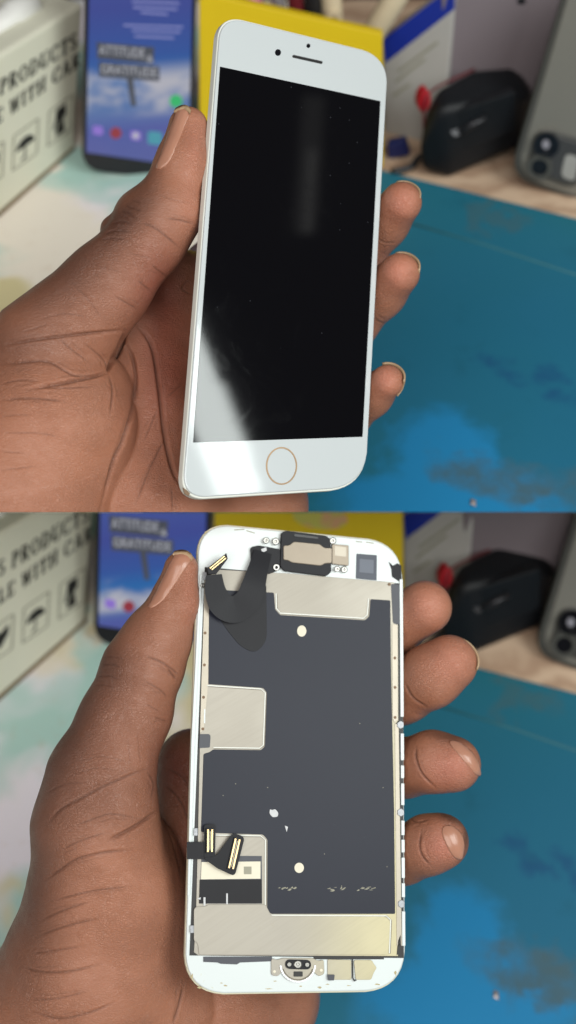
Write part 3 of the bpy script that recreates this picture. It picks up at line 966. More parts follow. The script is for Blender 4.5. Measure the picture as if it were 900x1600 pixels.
    # ribbon loop: rises from the block, dips over the film and back up to its connector
    def ribbon(name, pts, w, m, par=None, th=.12):
        """pts: px, py, height mm"""
        pts = [np.array(q, float) for q in spline(pts, 8)]
        v, f = [], []
        N = len(pts)
        if not isinstance(w, (list, tuple)): w = [w] * N
        w = list(np.interp(np.linspace(0, 1, N), np.linspace(0, 1, len(w)), w))
        for i, q in enumerate(pts):
            t_ = pts[min(i + 1, N - 1)][:2] - pts[max(i - 1, 0)][:2]
            t_ = t_ / (np.linalg.norm(t_) + 1e-9)
            nn = np.array([-t_[1], t_[0]]) * w[i] / 2
            for s_ in (1, -1):
                for hh in (0, th):
                    v.append(P.hit(*(q[:2] + nn * s_), (q[2] + hh) * mm))
        for i in range(N - 1):
            a, b = 4 * i, 4 * i + 4
            f += [[a, b, b + 2, a + 2], [a + 1, a + 3, b + 3, b + 1], [a, a + 1, b + 1, b], [a + 2, b + 2, b + 3, a + 3]]
        f += [[0, 2, 3, 1], [4 * N - 4, 4 * N - 3, 4 * N - 1, 4 * N - 2]]
        ob = mesh_obj(name, v, f, m, par or o)
        for q in ob.data.polygons: q.use_smooth = True
        ob.data.set_sharp_from_angle(angle=math.radians(40))
        return ob

    ribbon('ribbon_cable', [(411, 862, 1.4), (403, 890, 2.2), (396, 915, 2.6), (387, 938, 2.4), (368, 952, 2.2), (348, 946, 2.5), (337, 925, 3.1), (334, 898, 3.6)], [28, 31, 36, 40, 42, 42, 39, 33, 25], M['flex'])
    pl('ribbon_flap', [(392, 905), (416, 908), (417, 998), (409, 1012), (397, 1020), (376, 1010), (356, 986), (336, 955), (334, 935), (350, 930), (380, 935)], .5, .64, M['flexdark'], r=9, bv=.03)
    con = pl('ribbon_connector', [(324, 888), (354, 864), (356, 873), (338, 897), (326, 897)], 3.5, 4.2, M['flexdark'], bv=.1)
    for a_, b_ in (((328, 888), (351, 869)), ((331, 890), (353, 872))):
        polys('contact_row', strip_quads([np.array(a_) + (np.array(b_) - np.array(a_)) * k / 9 for k in range(10)], 1.5), P, 4.2 * mm, 4.35 * mm, M['goldpin'], con)
    dome('screw', P, 317, 915, 4, .1 * mm, 1.2 * mm, M['steel'], o)

    # white dots and residue on the film
    pl('film_hole', ellipse(471.5, 986, 7.2, 8.8, 22), .35, .56, M['cream'])
    pl('film_hole', ellipse(467.5, 1356, 7.4, 8, 22), .35, .56, M['cream'])
    pl('residue', [(422, 1264), (425, 1266), (430, 1264), (435, 1270), (434, 1276), (426, 1277), (421, 1271)], .47, .75, M['residue'], r=2)
    pl('residue', [(445, 1290), (450, 1292), (448, 1300)], .47, .7, M['residue'])
    random.seed(5)
    for (x0, x1, y) in ((436, 462, 1389), (514, 541, 1389), (557, 585, 1388.5)):
        ps = []
        for k in range(9):
            x = random.uniform(x0, x1); w = random.uniform(1.5, 4); h = random.uniform(.5, 2.2)
            yy = y + random.uniform(-3, 2) - (4 * (1 - (x - x0) / (x1 - x0)) if x0 < 450 else 0)
            ps.append([(x - w, yy + h), (x + w * .6, yy - h * .4), (x + w, yy + h * .5), (x, yy + h * 1.4)])
        polys('scrape_mark', ps, P, .47 * mm, .52 * mm, M['inkgrey'], o)
    for k in range(10):
        x, y = random.uniform(340, 605), random.uniform(1090, 1400)
        if not (x < 425 and (y < 1180 or y > 1295)):
            pl('dust', ellipse(x, y, .8, .8, 6), .47, .52, M['inkgrey'])

    # window low on the left with label and tape
    win = pl('window_tape', [(315, 1337), (409, 1337.5), (409.5, 1412), (312, 1412)], .35, .46, M['tape'])
    pl('cream_label', [(315, 1347), (407, 1346), (407, 1373), (314, 1374)], .46, .52, M['cream'], par=win)
    pl('label_mark', [(381, 1354), (393, 1354), (393, 1366), (381, 1366)], .52, .55, M['inkgrey'], par=win)
    pl('tape_strip', [(312, 1374.5), (409, 1374), (409.5, 1411.5), (311, 1411.5)], .46, .5, M['flexdark'], par=win)
    for q in ([(318, 1402), (321, 1402), (321, 1415), (318, 1415)], [(353.5, 1396), (356, 1396), (356, 1413), (353.5, 1413)], [(308, 1404), (314, 1402), (313, 1406)]):
        pl('residue', q, .5, .58, M['residue'])
    pl('lower_cover', [(306, 1417), (322, 1416), (324, 1413.5), (415, 1413), (424, 1431), (602, 1432), (610, 1439), (607, 1492), (311, 1492), (309, 1474), (303, 1470), (303, 1421)], .35, .62, M['plate'], r=3, bv=.08)
    pl('gasket_bar', [(318, 1495), (425, 1495), (425, 1502), (375, 1504), (370, 1507), (345, 1506), (340, 1504), (318, 1503)], 0, .3, M['tape'])
    pl('gasket_bar', [(490, 1494), (600, 1494), (600, 1499), (490, 1499)], 0, .2, M['hole'])
    pl('gasket_bar', [(622, 1470), (626, 1460), (627, 1490), (620, 1492)], .3, .5, M['hole'])

    # grime along the frame
    rg = random.Random(4)
    gm = simple('frame_grime', hexc(172, 160, 124), .8, var=.3, scale=900)
    for x, y, w_, h_ in ((300, 1526, 4, 9), (312, 1543, 9, 4), (352, 1540, 6, 3), (420, 1545, 12, 2), (500, 1543, 9, 3), (590, 1538, 10, 4), (618, 1520, 4, 8), (322, 832, 5, 4), (470, 1541, 5, 2), (545, 1540, 7, 2), (346, 1536, 4, 2), (430, 1533, 6, 2), (512, 1538, 8, 1.6)):
        pl('grime_mark', [(x + w_ * .55 * rg.uniform(.4, 1.1) * math.cos(a_), y + h_ * .55 * rg.uniform(.4, 1.1) * math.sin(a_)) for a_ in np.linspace(0, 2 * math.pi, 10)[:-1]], .0, .03, gm)
    # home button bracket
    br = pl('button_bracket', [(424, 1497), (434, 1500), (440, 1497), (490, 1497), (497, 1502), (506, 1499), (507, 1522), (498, 1526), (490, 1518), (484, 1528), (474, 1535), (458, 1535), (446, 1529), (440, 1518), (435, 1526), (424, 1524)], 0, .5, M['plate'], r=4, bv=.1)
    pl('button_bar', [(446, 1499), (486, 1500), (486, 1515), (446, 1514)], .5, .8, M['flexdark'], r=7, par=br)
    for x, y, r_ in ((452, 1507, 3.6), (465.5, 1507, 6.6), (480, 1507.5, 3.6)):
        dome('bracket_screw', P, x, y, r_, .8 * mm, 1.2 * mm, M['steel'], br)
    polys('cup_rim', strip_quads([(465.5 + 27 * math.cos(a_), 1507 + 27 * math.sin(a_)) for a_ in np.linspace(.05, math.pi - .05, 20)], 2.6), P, .5 * mm, .75 * mm, M['silver'], br)
    polys('cup_rim', strip_quads([(465.5 + 24 * math.cos(a_), 1507 + 24 * math.sin(a_)) for a_ in np.linspace(.3, math.pi - .3, 20)], 1.6), P, .5 * mm, .6 * mm, M['groove_shade'], br)
    pl('button_socket', [(459, 1518), (473, 1518), (473, 1526), (459, 1526)], .5, .7, M['hole'], r=1, par=br)
    for x, y in ((429, 1518), (502, 1516)):
        pl('ear_hole', ellipse(x, y, 2.2, 2.2, 12), .5, .54, M['cream'], par=br)
    pl('small_bracket', [(512, 1499), (549, 1500), (549, 1531), (522, 1531), (512, 1523)], 0, .4, M['plate'], r=2, bv=.06)
    pl('small_bracket', [(553, 1500), (581, 1500), (584, 1506), (589, 1512), (584, 1520), (580, 1531), (556, 1531)], 0, .4, M['plate'], r=3, bv=.06)
    pl('foam_block', [(512, 1523), (523, 1523), (522, 1532), (513, 1532)], .4, .9, M['tape'], r=1)
    polys('spring_wire', strip_quads([(551, 1499), (551.5, 1528), (554, 1533), (557, 1531)], 1.8), P, .4 * mm, .7 * mm, M['hole'], o)
    # edge clips
    for x, y in ((627, 1133), (627.5, 1270), (628.5, 1413)):
        pl('edge_clip', [(x - 6, y - 4), (x - 1, y - 7), (x + 4, y - 4), (x + 4, y + 3), (x - 1, y + 6), (x - 6, y + 3)], .3, .8, M['clipgrey'], r=1, bv=.1)
    for x, y in ((306, 1300), (300, 1452), (320, 900)):
        pl('edge_clip', [(x - 3, y - 6), (x + 3, y - 6), (x + 3, y + 6), (x - 3, y + 6)], .3, .7, M['clipgrey'], r=1, bv=.1)

    # lower ribbon with its two connectors
    fx = ribbon('ribbon_cable', [(292, 1329, .9), (305, 1329, 1.2), (322, 1329, 1.5), (332, 1330, 1.6)], 27, M['flexdark'])
    pl('ribbon_end', [(319, 1290), (323, 1288), (335, 1288), (337, 1291), (336, 1340), (319, 1340)], 1.5, 1.8, M['flex'], par=fx, r=2)
    pl('ribbon_end', [(318, 1341), (338, 1337), (352, 1318), (362, 1304), (367, 1302), (380, 1307), (381.5, 1312), (368, 1365), (364, 1368), (340, 1357)], 1.62, 1.95, M['flex'], par=fx, r=3)
    for q in (((328.5, 1296), (328, 1331)), ((371.5, 1311), (361, 1357))):
        a_, b_ = np.array(q[0], float), np.array(q[1], float)
        t_ = unit(b_ - a_); s_ = np.array([-t_[1], t_[0]])
        pl('connector', [a_ + s_ * 6 - t_ * 2, a_ - s_ * 6 - t_ * 2, b_ - s_ * 6 + t_ * 2, b_ + s_ * 6 + t_ * 2], 1.8, 2.4, M['flexdark'], par=fx, r=1.5)
        for k in (-3.2, 3.2):
            pl('contact_row', strip2([a_ + s_ * k, b_ + s_ * k], 2.4), 2.4, 2.55, M['goldpin'], par=fx)
        pl('contact_row', strip2([a_ + t_ * 3, b_ - t_ * 3], 1.2), 2.4, 2.5, M['rail'], par=fx)
    return o


phone_back()


# ------------------------------------------------------------------ hands (one smooth blended surface each)
def smin(a, b, k):
    h = np.clip(.5 + .5 * (b - a) / k, 0, 1)
    return b * (1 - h) + a * h - k * h * (1 - h)


class Hand:
    """limbs: chains of (px, py, depth m, radius px, flatten); built in metric camera space"""

    def __init__(s):
        s.pr = []

    def chain(s, pts, k=.004, group=0):
        q = []
        for p in pts:
            x, y, d, r = p[:4]
            q.append((np.array([(x - 450) / F * d, (800 - y) / F * d, d], np.float32), r * d / F))
        if len(q) == 1:
            q = q * 2
        s.pr.append((q, k, group))

    def f(s, X):
        out = {}
        for q, k, g in s.pr:
            dd = None
            for (a, ra), (b, rb) in zip(q[:-1], q[1:]):
                ab = b - a
                L = float(ab @ ab)
                pa = X - a
                t = np.clip((pa @ ab) / L, 0, 1) if L > 1e-12 else np.zeros(len(X), np.float32)
                d = np.sqrt(((pa - t[:, None] * ab) ** 2).sum(1)) - (ra + (rb - ra) * t)
                dd = d if dd is None else smin(dd, d, .0035)
            out[g] = dd if g not in out else smin(out[g], dd, k)
        r = None
        for g in sorted(out):
            r = out[g] if r is None else smin(r, out[g], .0012)
        return r

    def grad(s, X, e=.0002, v=None):
        v = s.f(X) if v is None else v
        g = np.zeros_like(X)
        for i in range(3):
            d = np.zeros(3, np.float32); d[i] = e
            g[:, i] = (s.f(X + d) - v) / e
        return g

    def project(s, X, it=3):
        for _ in range(it):
            v = s.f(X); g = s.grad(X, v=v)
            n2 = (g ** 2).sum(1) + 1e-6
            X = X - (np.clip(v, -.002, .002) / n2)[:, None] * g
        return X

    def mesh(s, h):
        lo = np.min([c - r for q, _, _ in s.pr for c, r in q], 0) - 3 * h
        hi = np.max([c + r for q, _, _ in s.pr for c, r in q], 0) + 3 * h
        nx, ny, nz = np.ceil((hi - lo) / h).astype(int) + 1
        xs, ys, zs = (lo[i] + h * np.arange(n) for i, n in enumerate((nx, ny, nz)))
        # coarse pass first, fine values only near the skin
        B = 5
        cx = [lo[i] + h * B * (np.arange((n + B - 1) // B) + .5) for i, n in enumerate((nx, ny, nz))]
        cg = np.stack(np.meshgrid(*cx, indexing='ij'), -1).reshape(-1, 3).astype(np.float32)
        cv = s.f(cg).reshape([len(q) for q in cx])
        V = np.repeat(np.repeat(np.repeat(cv, B, 0), B, 1), B, 2)[:nx, :ny, :nz].copy()
        near = np.repeat(np.repeat(np.repeat(np.abs(cv) < h * B * 1.15, B, 0), B, 1), B, 2)[:nx, :ny, :nz]
        ii = np.argwhere(near)
        V[near] = s.f((lo + ii * h).astype(np.float32))
        I = V < 0
        cnt = sum(I[a:nx - 1 + a, b:ny - 1 + b, c:nz - 1 + c].astype(np.int8) for a in (0, 1) for b in (0, 1) for c in (0, 1))
        cm = (cnt > 0) & (cnt < 8)
        idx = -np.ones(cm.shape, int)
        cc = np.argwhere(cm)
        idx[cm] = np.arange(len(cc))
        X = (lo + (cc + .5) * h).astype(np.float32)
        quads = []
        for ax in range(3):
            a = [slice(None)] * 3; b = [slice(None)] * 3
            a[ax] = slice(0, -1); b[ax] = slice(1, None)
            ch = np.argwhere(I[tuple(a)] != I[tuple(b)])
            u, w = (ax + 1) % 3, (ax + 2) % 3
            ok = (ch[:, u] > 0) & (ch[:, w] > 0) & (ch[:, u] < V.shape[u] - 1) & (ch[:, w] < V.shape[w] - 1)
            ch = ch[ok]
            fl = I[ch[:, 0], ch[:, 1], ch[:, 2]]
            eu = np.zeros(3, int); eu[u] = 1; ew = np.zeros(3, int); ew[w] = 1
            qd = np.stack([idx[tuple((ch - o_).T)] for o_ in (eu + ew, ew, 0 * eu, eu)], 1)
            qd[fl] = qd[fl][:, ::-1]
            quads.append(qd)
        Q = np.concatenate(quads)
        X = s.project(X, 3)
        E = np.concatenate([Q[:, [i, (i + 1) % 4]] for i in range(4)])
        for _ in range(2):
            acc = np.zeros_like(X); n = np.zeros(len(X), np.float32)
            np.add.at(acc, E[:, 0], X[E[:, 1]]); np.add.at(n, E[:, 0], 1)
            X = s.project(X * .5 + .5 * acc / n[:, None], 1)
        # one round of subdivision, re-projected on the surface
        N = len(X)
        Es = np.sort(E, 1)
        Eu, inv = np.unique(Es, axis=0, return_inverse=True)
        inv = inv.reshape(4, -1).T
        X2 = np.concatenate([X, X[Eu].mean(1), X[Q].mean(1)])
        fc = N + len(Eu) + np.arange(len(Q))
        em = N + inv
        Q2 = np.concatenate([np.stack([Q[:, i], em[:, i], fc, em[:, i - 1]], 1) for i in range(4)])
        return s.project(X2, 2), Q2


def seg_dist(P, poly):
    d = np.full(len(P), 1e9)
    tt = np.zeros(len(P))
    n = len(poly) - 1
    for i in range(n):
        a, b = np.array(poly[i], float), np.array(poly[i + 1], float)
        ab = b - a
        t = np.clip(((P - a) @ ab) / (ab @ ab), 0, 1)
        q = np.hypot(*(P - a - t[:, None] * ab).T)
        tt = np.where(q < d, (i + t) / n, tt)
        d = np.minimum(d, q)
    return d, tt


def mat_skin():
    t = NT('brown_skin')
    at_ = t.n('Attribute'); at_.attribute_name = 'pigment_and_shade'
    co = t.coord()
    n1 = t.noise(170, 5, .65, co)
    n2 = t.noise(40, 3, .5, co)
    # skin furrows: two stretched cell nets and soft folds
    wv = t.n('VectorMath', operation='SCALE', ins={0: t.noise(120, 2, .5, co).outputs['Color'], 'Scale': .004}).outputs[0]
    cw = t.n('VectorMath', operation='ADD', ins={0: co, 1: wv}).outputs[0]
    mp = t.n('Mapping', {'Vector': cw, 'Scale': (1, 3.0, 2.0), 'Rotation': (.3, .2, .6)}).outputs[0]
    mp2 = t.n('Mapping', {'Vector': cw, 'Scale': (2.6, .9, 1.2), 'Rotation': (.1, .5, -.4)}).outputs[0]
    v = t.n('TexVoronoi', {'Vector': mp, 'Scale': 640.0}, feature='DISTANCE_TO_EDGE').outputs[0]
    v2 = t.n('TexVoronoi', {'Vector': mp2, 'Scale': 880.0}, feature='DISTANCE_TO_EDGE').outputs[0]
    fur = t.math('MULTIPLY', t.rng(v, 0, .16), t.rng(v2, 0, .12, .35, 1))
    w = t.noise(260, 6, .75, mp)
    patchy = t.rng(t.noise(60, 3, .6, co).outputs[0], .35, .65, .35, 1)
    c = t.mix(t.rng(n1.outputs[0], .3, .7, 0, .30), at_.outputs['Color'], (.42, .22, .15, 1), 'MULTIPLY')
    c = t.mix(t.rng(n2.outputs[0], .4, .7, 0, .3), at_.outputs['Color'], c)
    c = t.mix(t.math('MULTIPLY', t.math('SUBTRACT', 1.0, fur), t.math('MULTIPLY', patchy, .22)), c, (.07, .03, .02, 1))
    t.p(Base_Color=c, Roughness=t.rng(n1.outputs[0], .3, .7, .30, .48), Subsurface_Weight=.08, Subsurface_Radius=(.0022, .0009, .0005), Subsurface_Scale=1.0)
    t.b.inputs['Specular IOR Level'].default_value = .45
    hh = t.math('ADD', t.math('MULTIPLY', t.math('MULTIPLY', fur, patchy), .5), t.math('MULTIPLY', w.outputs[0], .9))
    t.bump(hh, .55, .0006)
    return t.m


M['skin'] = mat_skin()


def mat_nail():
    t = NT('nail')
    n = t.noise(120, 3, .5)
    t.p(Base_Color=t.mix(n.outputs[0], (.36, .17, .112, 1), (.44, .22, .15, 1)), Roughness=.24, Subsurface_Weight=.1, Subsurface_Radius=(.002, .001, .0006))
    return t.m


M['nail'] = mat_nail()
M['nailtip'] = simple('nail_free_edge', hexc(164, 138, 108), .35)
PALM = np.array([.355, .148, .086]); DORS = np.array([.122, .054, .036]); PAD = np.array([.48, .190, .122]); DARK = np.array([.085, .034, .022]); RED = np.array([.20, .052, .034])


def build_hand(hand, name, label, clip, creases, tones, nails):
    X, Q = hand.mesh(.0007)
    W = CAM + X @ CM
    px, dep = to_px(W)
    g = hand.grad(X); g /= np.linalg.norm(g, axis=1)[:, None] + 1e-9
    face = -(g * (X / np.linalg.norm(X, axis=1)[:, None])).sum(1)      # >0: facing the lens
    disp = np.zeros(len(X)); dark = np.zeros(len(X))
    rs = random.Random(11)
    extra = []
    for c in creases:
        if c[2] < .0004: continue
        P_ = np.array([p for p in c[0]], float)
        for _ in range(2):
            t0 = rs.uniform(0, .5); t1 = min(1, t0 + rs.uniform(.3, .6))
            ii = np.linspace(t0, t1, 4) * (len(P_) - 1)
            q = np.stack([np.interp(ii, np.arange(len(P_)), P_[:, k]) for k in (0, 1)], 1)
            o_ = rs.choice((-1, 1)) * rs.uniform(4, 9)
            dv = P_[-1] - P_[0]; dv = np.array([-dv[1], dv[0]]) / (np.linalg.norm(dv) + 1e-6)
            q = q + dv * o_ * np.linspace(1, rs.uniform(-.2, 1.2), 4)[:, None] + np.array([[rs.uniform(-1.5, 1.5), rs.uniform(-1.5, 1.5)] for _ in range(4)])
            extra.append((q.tolist(), 1.7, .00016))
    for c in list(creases) + extra:
        poly, wd, dp = c[:3]
        poly = [p[:2] for p in spline(poly, 6)] if len(poly) > 2 else poly
        A_ = np.array(poly); mk = np.all((px > A_.min(0) - 20) & (px < A_.max(0) + 20), axis=1)
        if not mk.any(): continue
        d = np.full(len(X), 1e9); tt = np.zeros(len(X))
        d[mk], tt[mk] = seg_dist(px[mk], poly)
        zl = 1.0
        deep = c[3] if len(c) > 3 else .5
        taper = np.clip(np.minimum(tt, 1 - tt) * 5, .15, 1)
        wd = wd * .8
        m = np.exp(-(d / wd) ** 2) * taper * np.clip(face * 2.5, 0, 1)
        lip = np.exp(-((d - wd * 2.4) / (wd * 1.6)) ** 2) * taper * np.clip(face * 2.5, 0, 1)
        disp += -m * dp * deep + lip * dp * .05
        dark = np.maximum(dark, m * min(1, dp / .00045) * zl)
    col = np.tile(PALM, (len(X), 1))
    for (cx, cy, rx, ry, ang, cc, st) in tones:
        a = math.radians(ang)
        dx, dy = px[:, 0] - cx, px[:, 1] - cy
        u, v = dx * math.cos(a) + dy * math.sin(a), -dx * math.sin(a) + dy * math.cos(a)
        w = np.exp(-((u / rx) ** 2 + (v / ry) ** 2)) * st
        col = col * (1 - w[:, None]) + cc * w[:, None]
    # rim shade put into the skin colour, with the darker back of the hand
    rim_back_shade = np.clip(.42 - face, 0, .5)[:, None] * 1.3
    col = col * (1 - rim_back_shade) + DORS * rim_back_shade
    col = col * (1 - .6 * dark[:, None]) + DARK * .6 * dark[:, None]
    W = W + (g @ CM) * disp[:, None]
    org = CAM + hand.pr[0][0][0][0] @ CM
    me = bpy.data.meshes.new(name)
    me.from_pydata((W - org).tolist(), [], Q.tolist())
    ca = me.color_attributes.new('pigment_and_shade', 'FLOAT_COLOR', 'POINT')
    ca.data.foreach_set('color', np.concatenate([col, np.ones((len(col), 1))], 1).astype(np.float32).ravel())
    bm = bmesh.new(); bm.from_mesh(me)
    bmesh.ops.recalc_face_normals(bm, faces=bm.faces[:])
    if clip:
        r = bmesh.ops.bisect_plane(bm, geom=bm.verts[:] + bm.edges[:] + bm.faces[:], plane_co=Vector(CAM - org), plane_no=Vector(-UP * clip), clear_outer=True)
        ed = [q for q in r['geom_cut'] if isinstance(q, bmesh.types.BMEdge)]
        if ed: bmesh.ops.holes_fill(bm, edges=ed, sides=0)
    for f_ in bm.faces: f_.smooth = True
    bm.to_mesh(me); bm.free()
    me.materials.append(M['skin'])
    o = link(bpy.data.objects.new(name, me))
    o.location = org
    tag(o, label, 'hand', 'hands holding phone screens')
    for nd in nails:
        nail(hand, o, *nd)
    return o


def cam_pt(x, y, d):
    return CAM + d * ray(x, y)


def nail(hand, parent, kind, *a):
    if kind == 'patch':
        # a plate over the visible side of the fingertip: four-sided pixel patch laid on the skin
        quad, lift = a[:2]
        sliver = a[2] if len(a) > 2 else None
        A, B, C, D_ = (np.array(q, float) for q in quad)     # base-left, base-right, tip-right, tip-left
        nu, nv = 13, 17
        pts = []
        for j in range(nv):
            v = j / (nv - 1)
            for i in range(nu):
                u = i / (nu - 1)
                vv = v
                # rounded ends
                q = (A * (1 - u) + B * u) * (1 - vv) + (D_ * (1 - u) + C * u) * vv
                ax = (C + D_ - A - B) / 2
                bulge = (1 - (2 * u - 1) ** 2) * .13
                q = q + ax * (bulge * (vv - .5) * 1.2)
                if sliver:
                    k_ = math.sqrt(max(.02, 1 - (2 * v - 1) ** 2))
                    mid_ = (A + B) / 2 * (1 - v) + (C + D_) / 2 * v
                    q = mid_ + (q - mid_) * k_ + np.array(sliver) * (1 - (2 * v - 1) ** 2)
                pts.append(q)
        Xs = []
        for (x, y) in pts:
            r = np.array([(x - 450) / F, (800 - y) / F, 1.0])
            r = r.astype(np.float32)
            ds = np.linspace(.28, .44, 321, dtype=np.float32)
            vals = hand.f(ds[:, None] * r)
            k = np.argmax(vals < 0) if (vals < 0).any() else int(np.argmin(vals))
            Xs.append(ds[k] * r)
        Xs = hand.project(np.array(Xs, np.float32), 4)
        g = hand.grad(Xs); g /= np.linalg.norm(g, axis=1)[:, None]
        edge = np.array([min(1, 3.2 * min(i / (nu - 1), 1 - i / (nu - 1), j / (nv - 1) * 1.2)) for j in range(nv) for i in range(nu)])
        top = CAM + (Xs + g * (lift * (.25 + .75 * edge))[:, None]) @ CM
        bot = CAM + (Xs - g * .0006) @ CM
        n = nu * nv
        v = list(top) + list(bot)
        f = []
        for j in range(nv - 1):
            for i in range(nu - 1):
                k = j * nu + i
                f += [[k, k + 1, k + nu + 1, k + nu], [n + k, n + k + nu, n + k + nu + 1, n + k + 1]]
        for i in range(nu - 1):
            f += [[i, n + i, n + i + 1, i + 1], [(nv - 1) * nu + i, (nv - 1) * nu + i + 1, n + (nv - 1) * nu + i + 1, n + (nv - 1) * nu + i]]
        for j in range(nv - 1):
            f += [[j * nu, (j + 1) * nu, n + (j + 1) * nu, n + j * nu], [j * nu + nu - 1, n + j * nu + nu - 1, n + (j + 1) * nu + nu - 1, (j + 1) * nu + nu - 1]]
        nl = mesh_obj('fingernail', v, f, M['nail'], parent, smooth=True)
        if not sliver:
            a0 = (nv - 2) * nu
            rimv = [p for p in top[a0:]] + [CAM + (x + gg * lift * 1.3) @ CM for x, gg in zip(Xs[a0:], g[a0:])]
            nr = 2 * nu
            rf = []
            for i in range(nu - 1):
                rf += [[nr + i, nr + i + 1, nr + nu + i + 1, nr + nu + i], [nu + i, nu + i + 1, nr + nu + i + 1, nr + nu + i], [i, i + 1, nr + i + 1, nr + i]]
            mesh_obj('free_edge', rimv, rf, M['nailtip'], nl, smooth=True)
    else:
        # curved shell: centre px, depth, tip direction and nail normal in camera space, width and length in metres
        cx, cy, d, t, nrm, w, l = a
        c = cam_pt(cx, cy, d)
        t = unit(np.array(t, float) @ CM * 1.0)
        nrm = np.array(nrm, float) @ CM
        nrm = unit(nrm - t * (nrm @ t))
        b = np.cross(t, nrm)
        nu, nv = 13, 11
        top, bot = [], []
        for j in range(nv):
            q = j / (nv - 1)
            for i in range(nu):
                s_ = 2 * i / (nu - 1) - 1
                ang = s_ * 1.15
                ln = (q - .5) * l * (1 - .35 * s_ * s_)
                p = c + t * ln + b * (w / 2 * math.sin(ang) / math.sin(1.15)) + nrm * (w * .42 * (math.cos(ang) - 1) - .0010 * (2 * q - 1) ** 2)
                top.append(p)
                bot.append(p - nrm * .0006 * math.cos(ang) - b * .0006 * math.sin(ang))
        n = nu * nv
        v = top + bot
        f = []
        for j in range(nv - 1):
            for i in range(nu - 1):
                k = j * nu + i
                f += [[k, k + 1, k + nu + 1, k + nu], [n + k, n + k + nu, n + k + nu + 1, n + k + 1]]
        for i in range(nu - 1):
            f += [[i, n + i, n + i + 1, i + 1], [(nv - 1) * nu + i, (nv - 1) * nu + i + 1, n + (nv - 1) * nu + i + 1, n + (nv - 1) * nu + i]]
        for j in range(nv - 1):
            f += [[j * nu, (j + 1) * nu, n + (j + 1) * nu, n + j * nu], [j * nu + nu - 1, n + j * nu + nu - 1, n + (j + 1) * nu + nu - 1, (j + 1) * nu + nu - 1]]
        mesh_obj('fingernail', v, f, M['nailtip'], parent, smooth=True)


# depth of the held screens at a pixel
def dA(x, y, h=0.0):
    return float((PLA.hit(x, y, h) - CAM) @ FW)


def dB(x, y, h=0.0):
    return float((PLB.hit(x, y, h) - CAM) @ FW)


# --- upper hand
H = Hand()
H.chain([(294, 199, .338, 31), (285, 258, .337, 40), (258, 335, .336, 53), (232, 372, .336, 57), (165, 450, .335, 67), (75, 548, .334, 92)], group=0)
H.chain([(220, 338, .338, 40)], .004, 0)
H.chain([(178, 358, .337, 21)], .0016, 0)
H.chain([(211, 327, .337, 22)], .0016, 0)
H.chain([(75, 560, .336, 92), (78, 665, .336, 128), (10, 800, .338, 165), (-60, 900, .34, 200)], .006, 1)
H.chain([(150, 620, .345, 60), (120, 720, .342, 90)], .008, 1)
# palm behind the screen
H.chain([(275, 425, .368, 34), (245, 520, .365, 55), (240, 650, .355, 72), (245, 790, .350, 95), (230, 900, .352, 120)], .008, 2)
H.chain([(330, 480, .385, 90), (340, 650, .378, 110), (380, 790, .375, 98), (340, 880, .37, 130)], .010, 2)
H.chain([(200, 640, .355, 50), (175, 760, .350, 95)], .010, 2)
# fingers
d1 = dA(606, 330); d2 = dA(600, 440); d3 = dA(586, 610)
H.chain([(360, 500, .398, 55), (480, 480, .410, 46), (560, 400, d1 + .020, 38), (602, 348, d1 + .011, 35), (627, 317, d1 + .002, 32)], .006, 3)
H.chain([(370, 590, .396, 55), (480, 570, .408, 46), (550, 506, d2 + .020, 38), (596, 458, d2 + .011, 36), (624, 428, d2 + .002, 32)], .006, 4)
H.chain([(380, 720, .388, 55), (480, 700, .396, 42), (540, 655, d3 + .018, 33), (580, 618, d3 + .010, 31), (605, 596, d3 + .002, 26)], .006, 5)
H.chain([(330, 420, .396, 45), (440, 330, .410, 40), (520, 300, .412, 34)], .006, 2)
H.chain([(205, 520, .356, 42), (205, 590, .354, 50)], .008, 2)

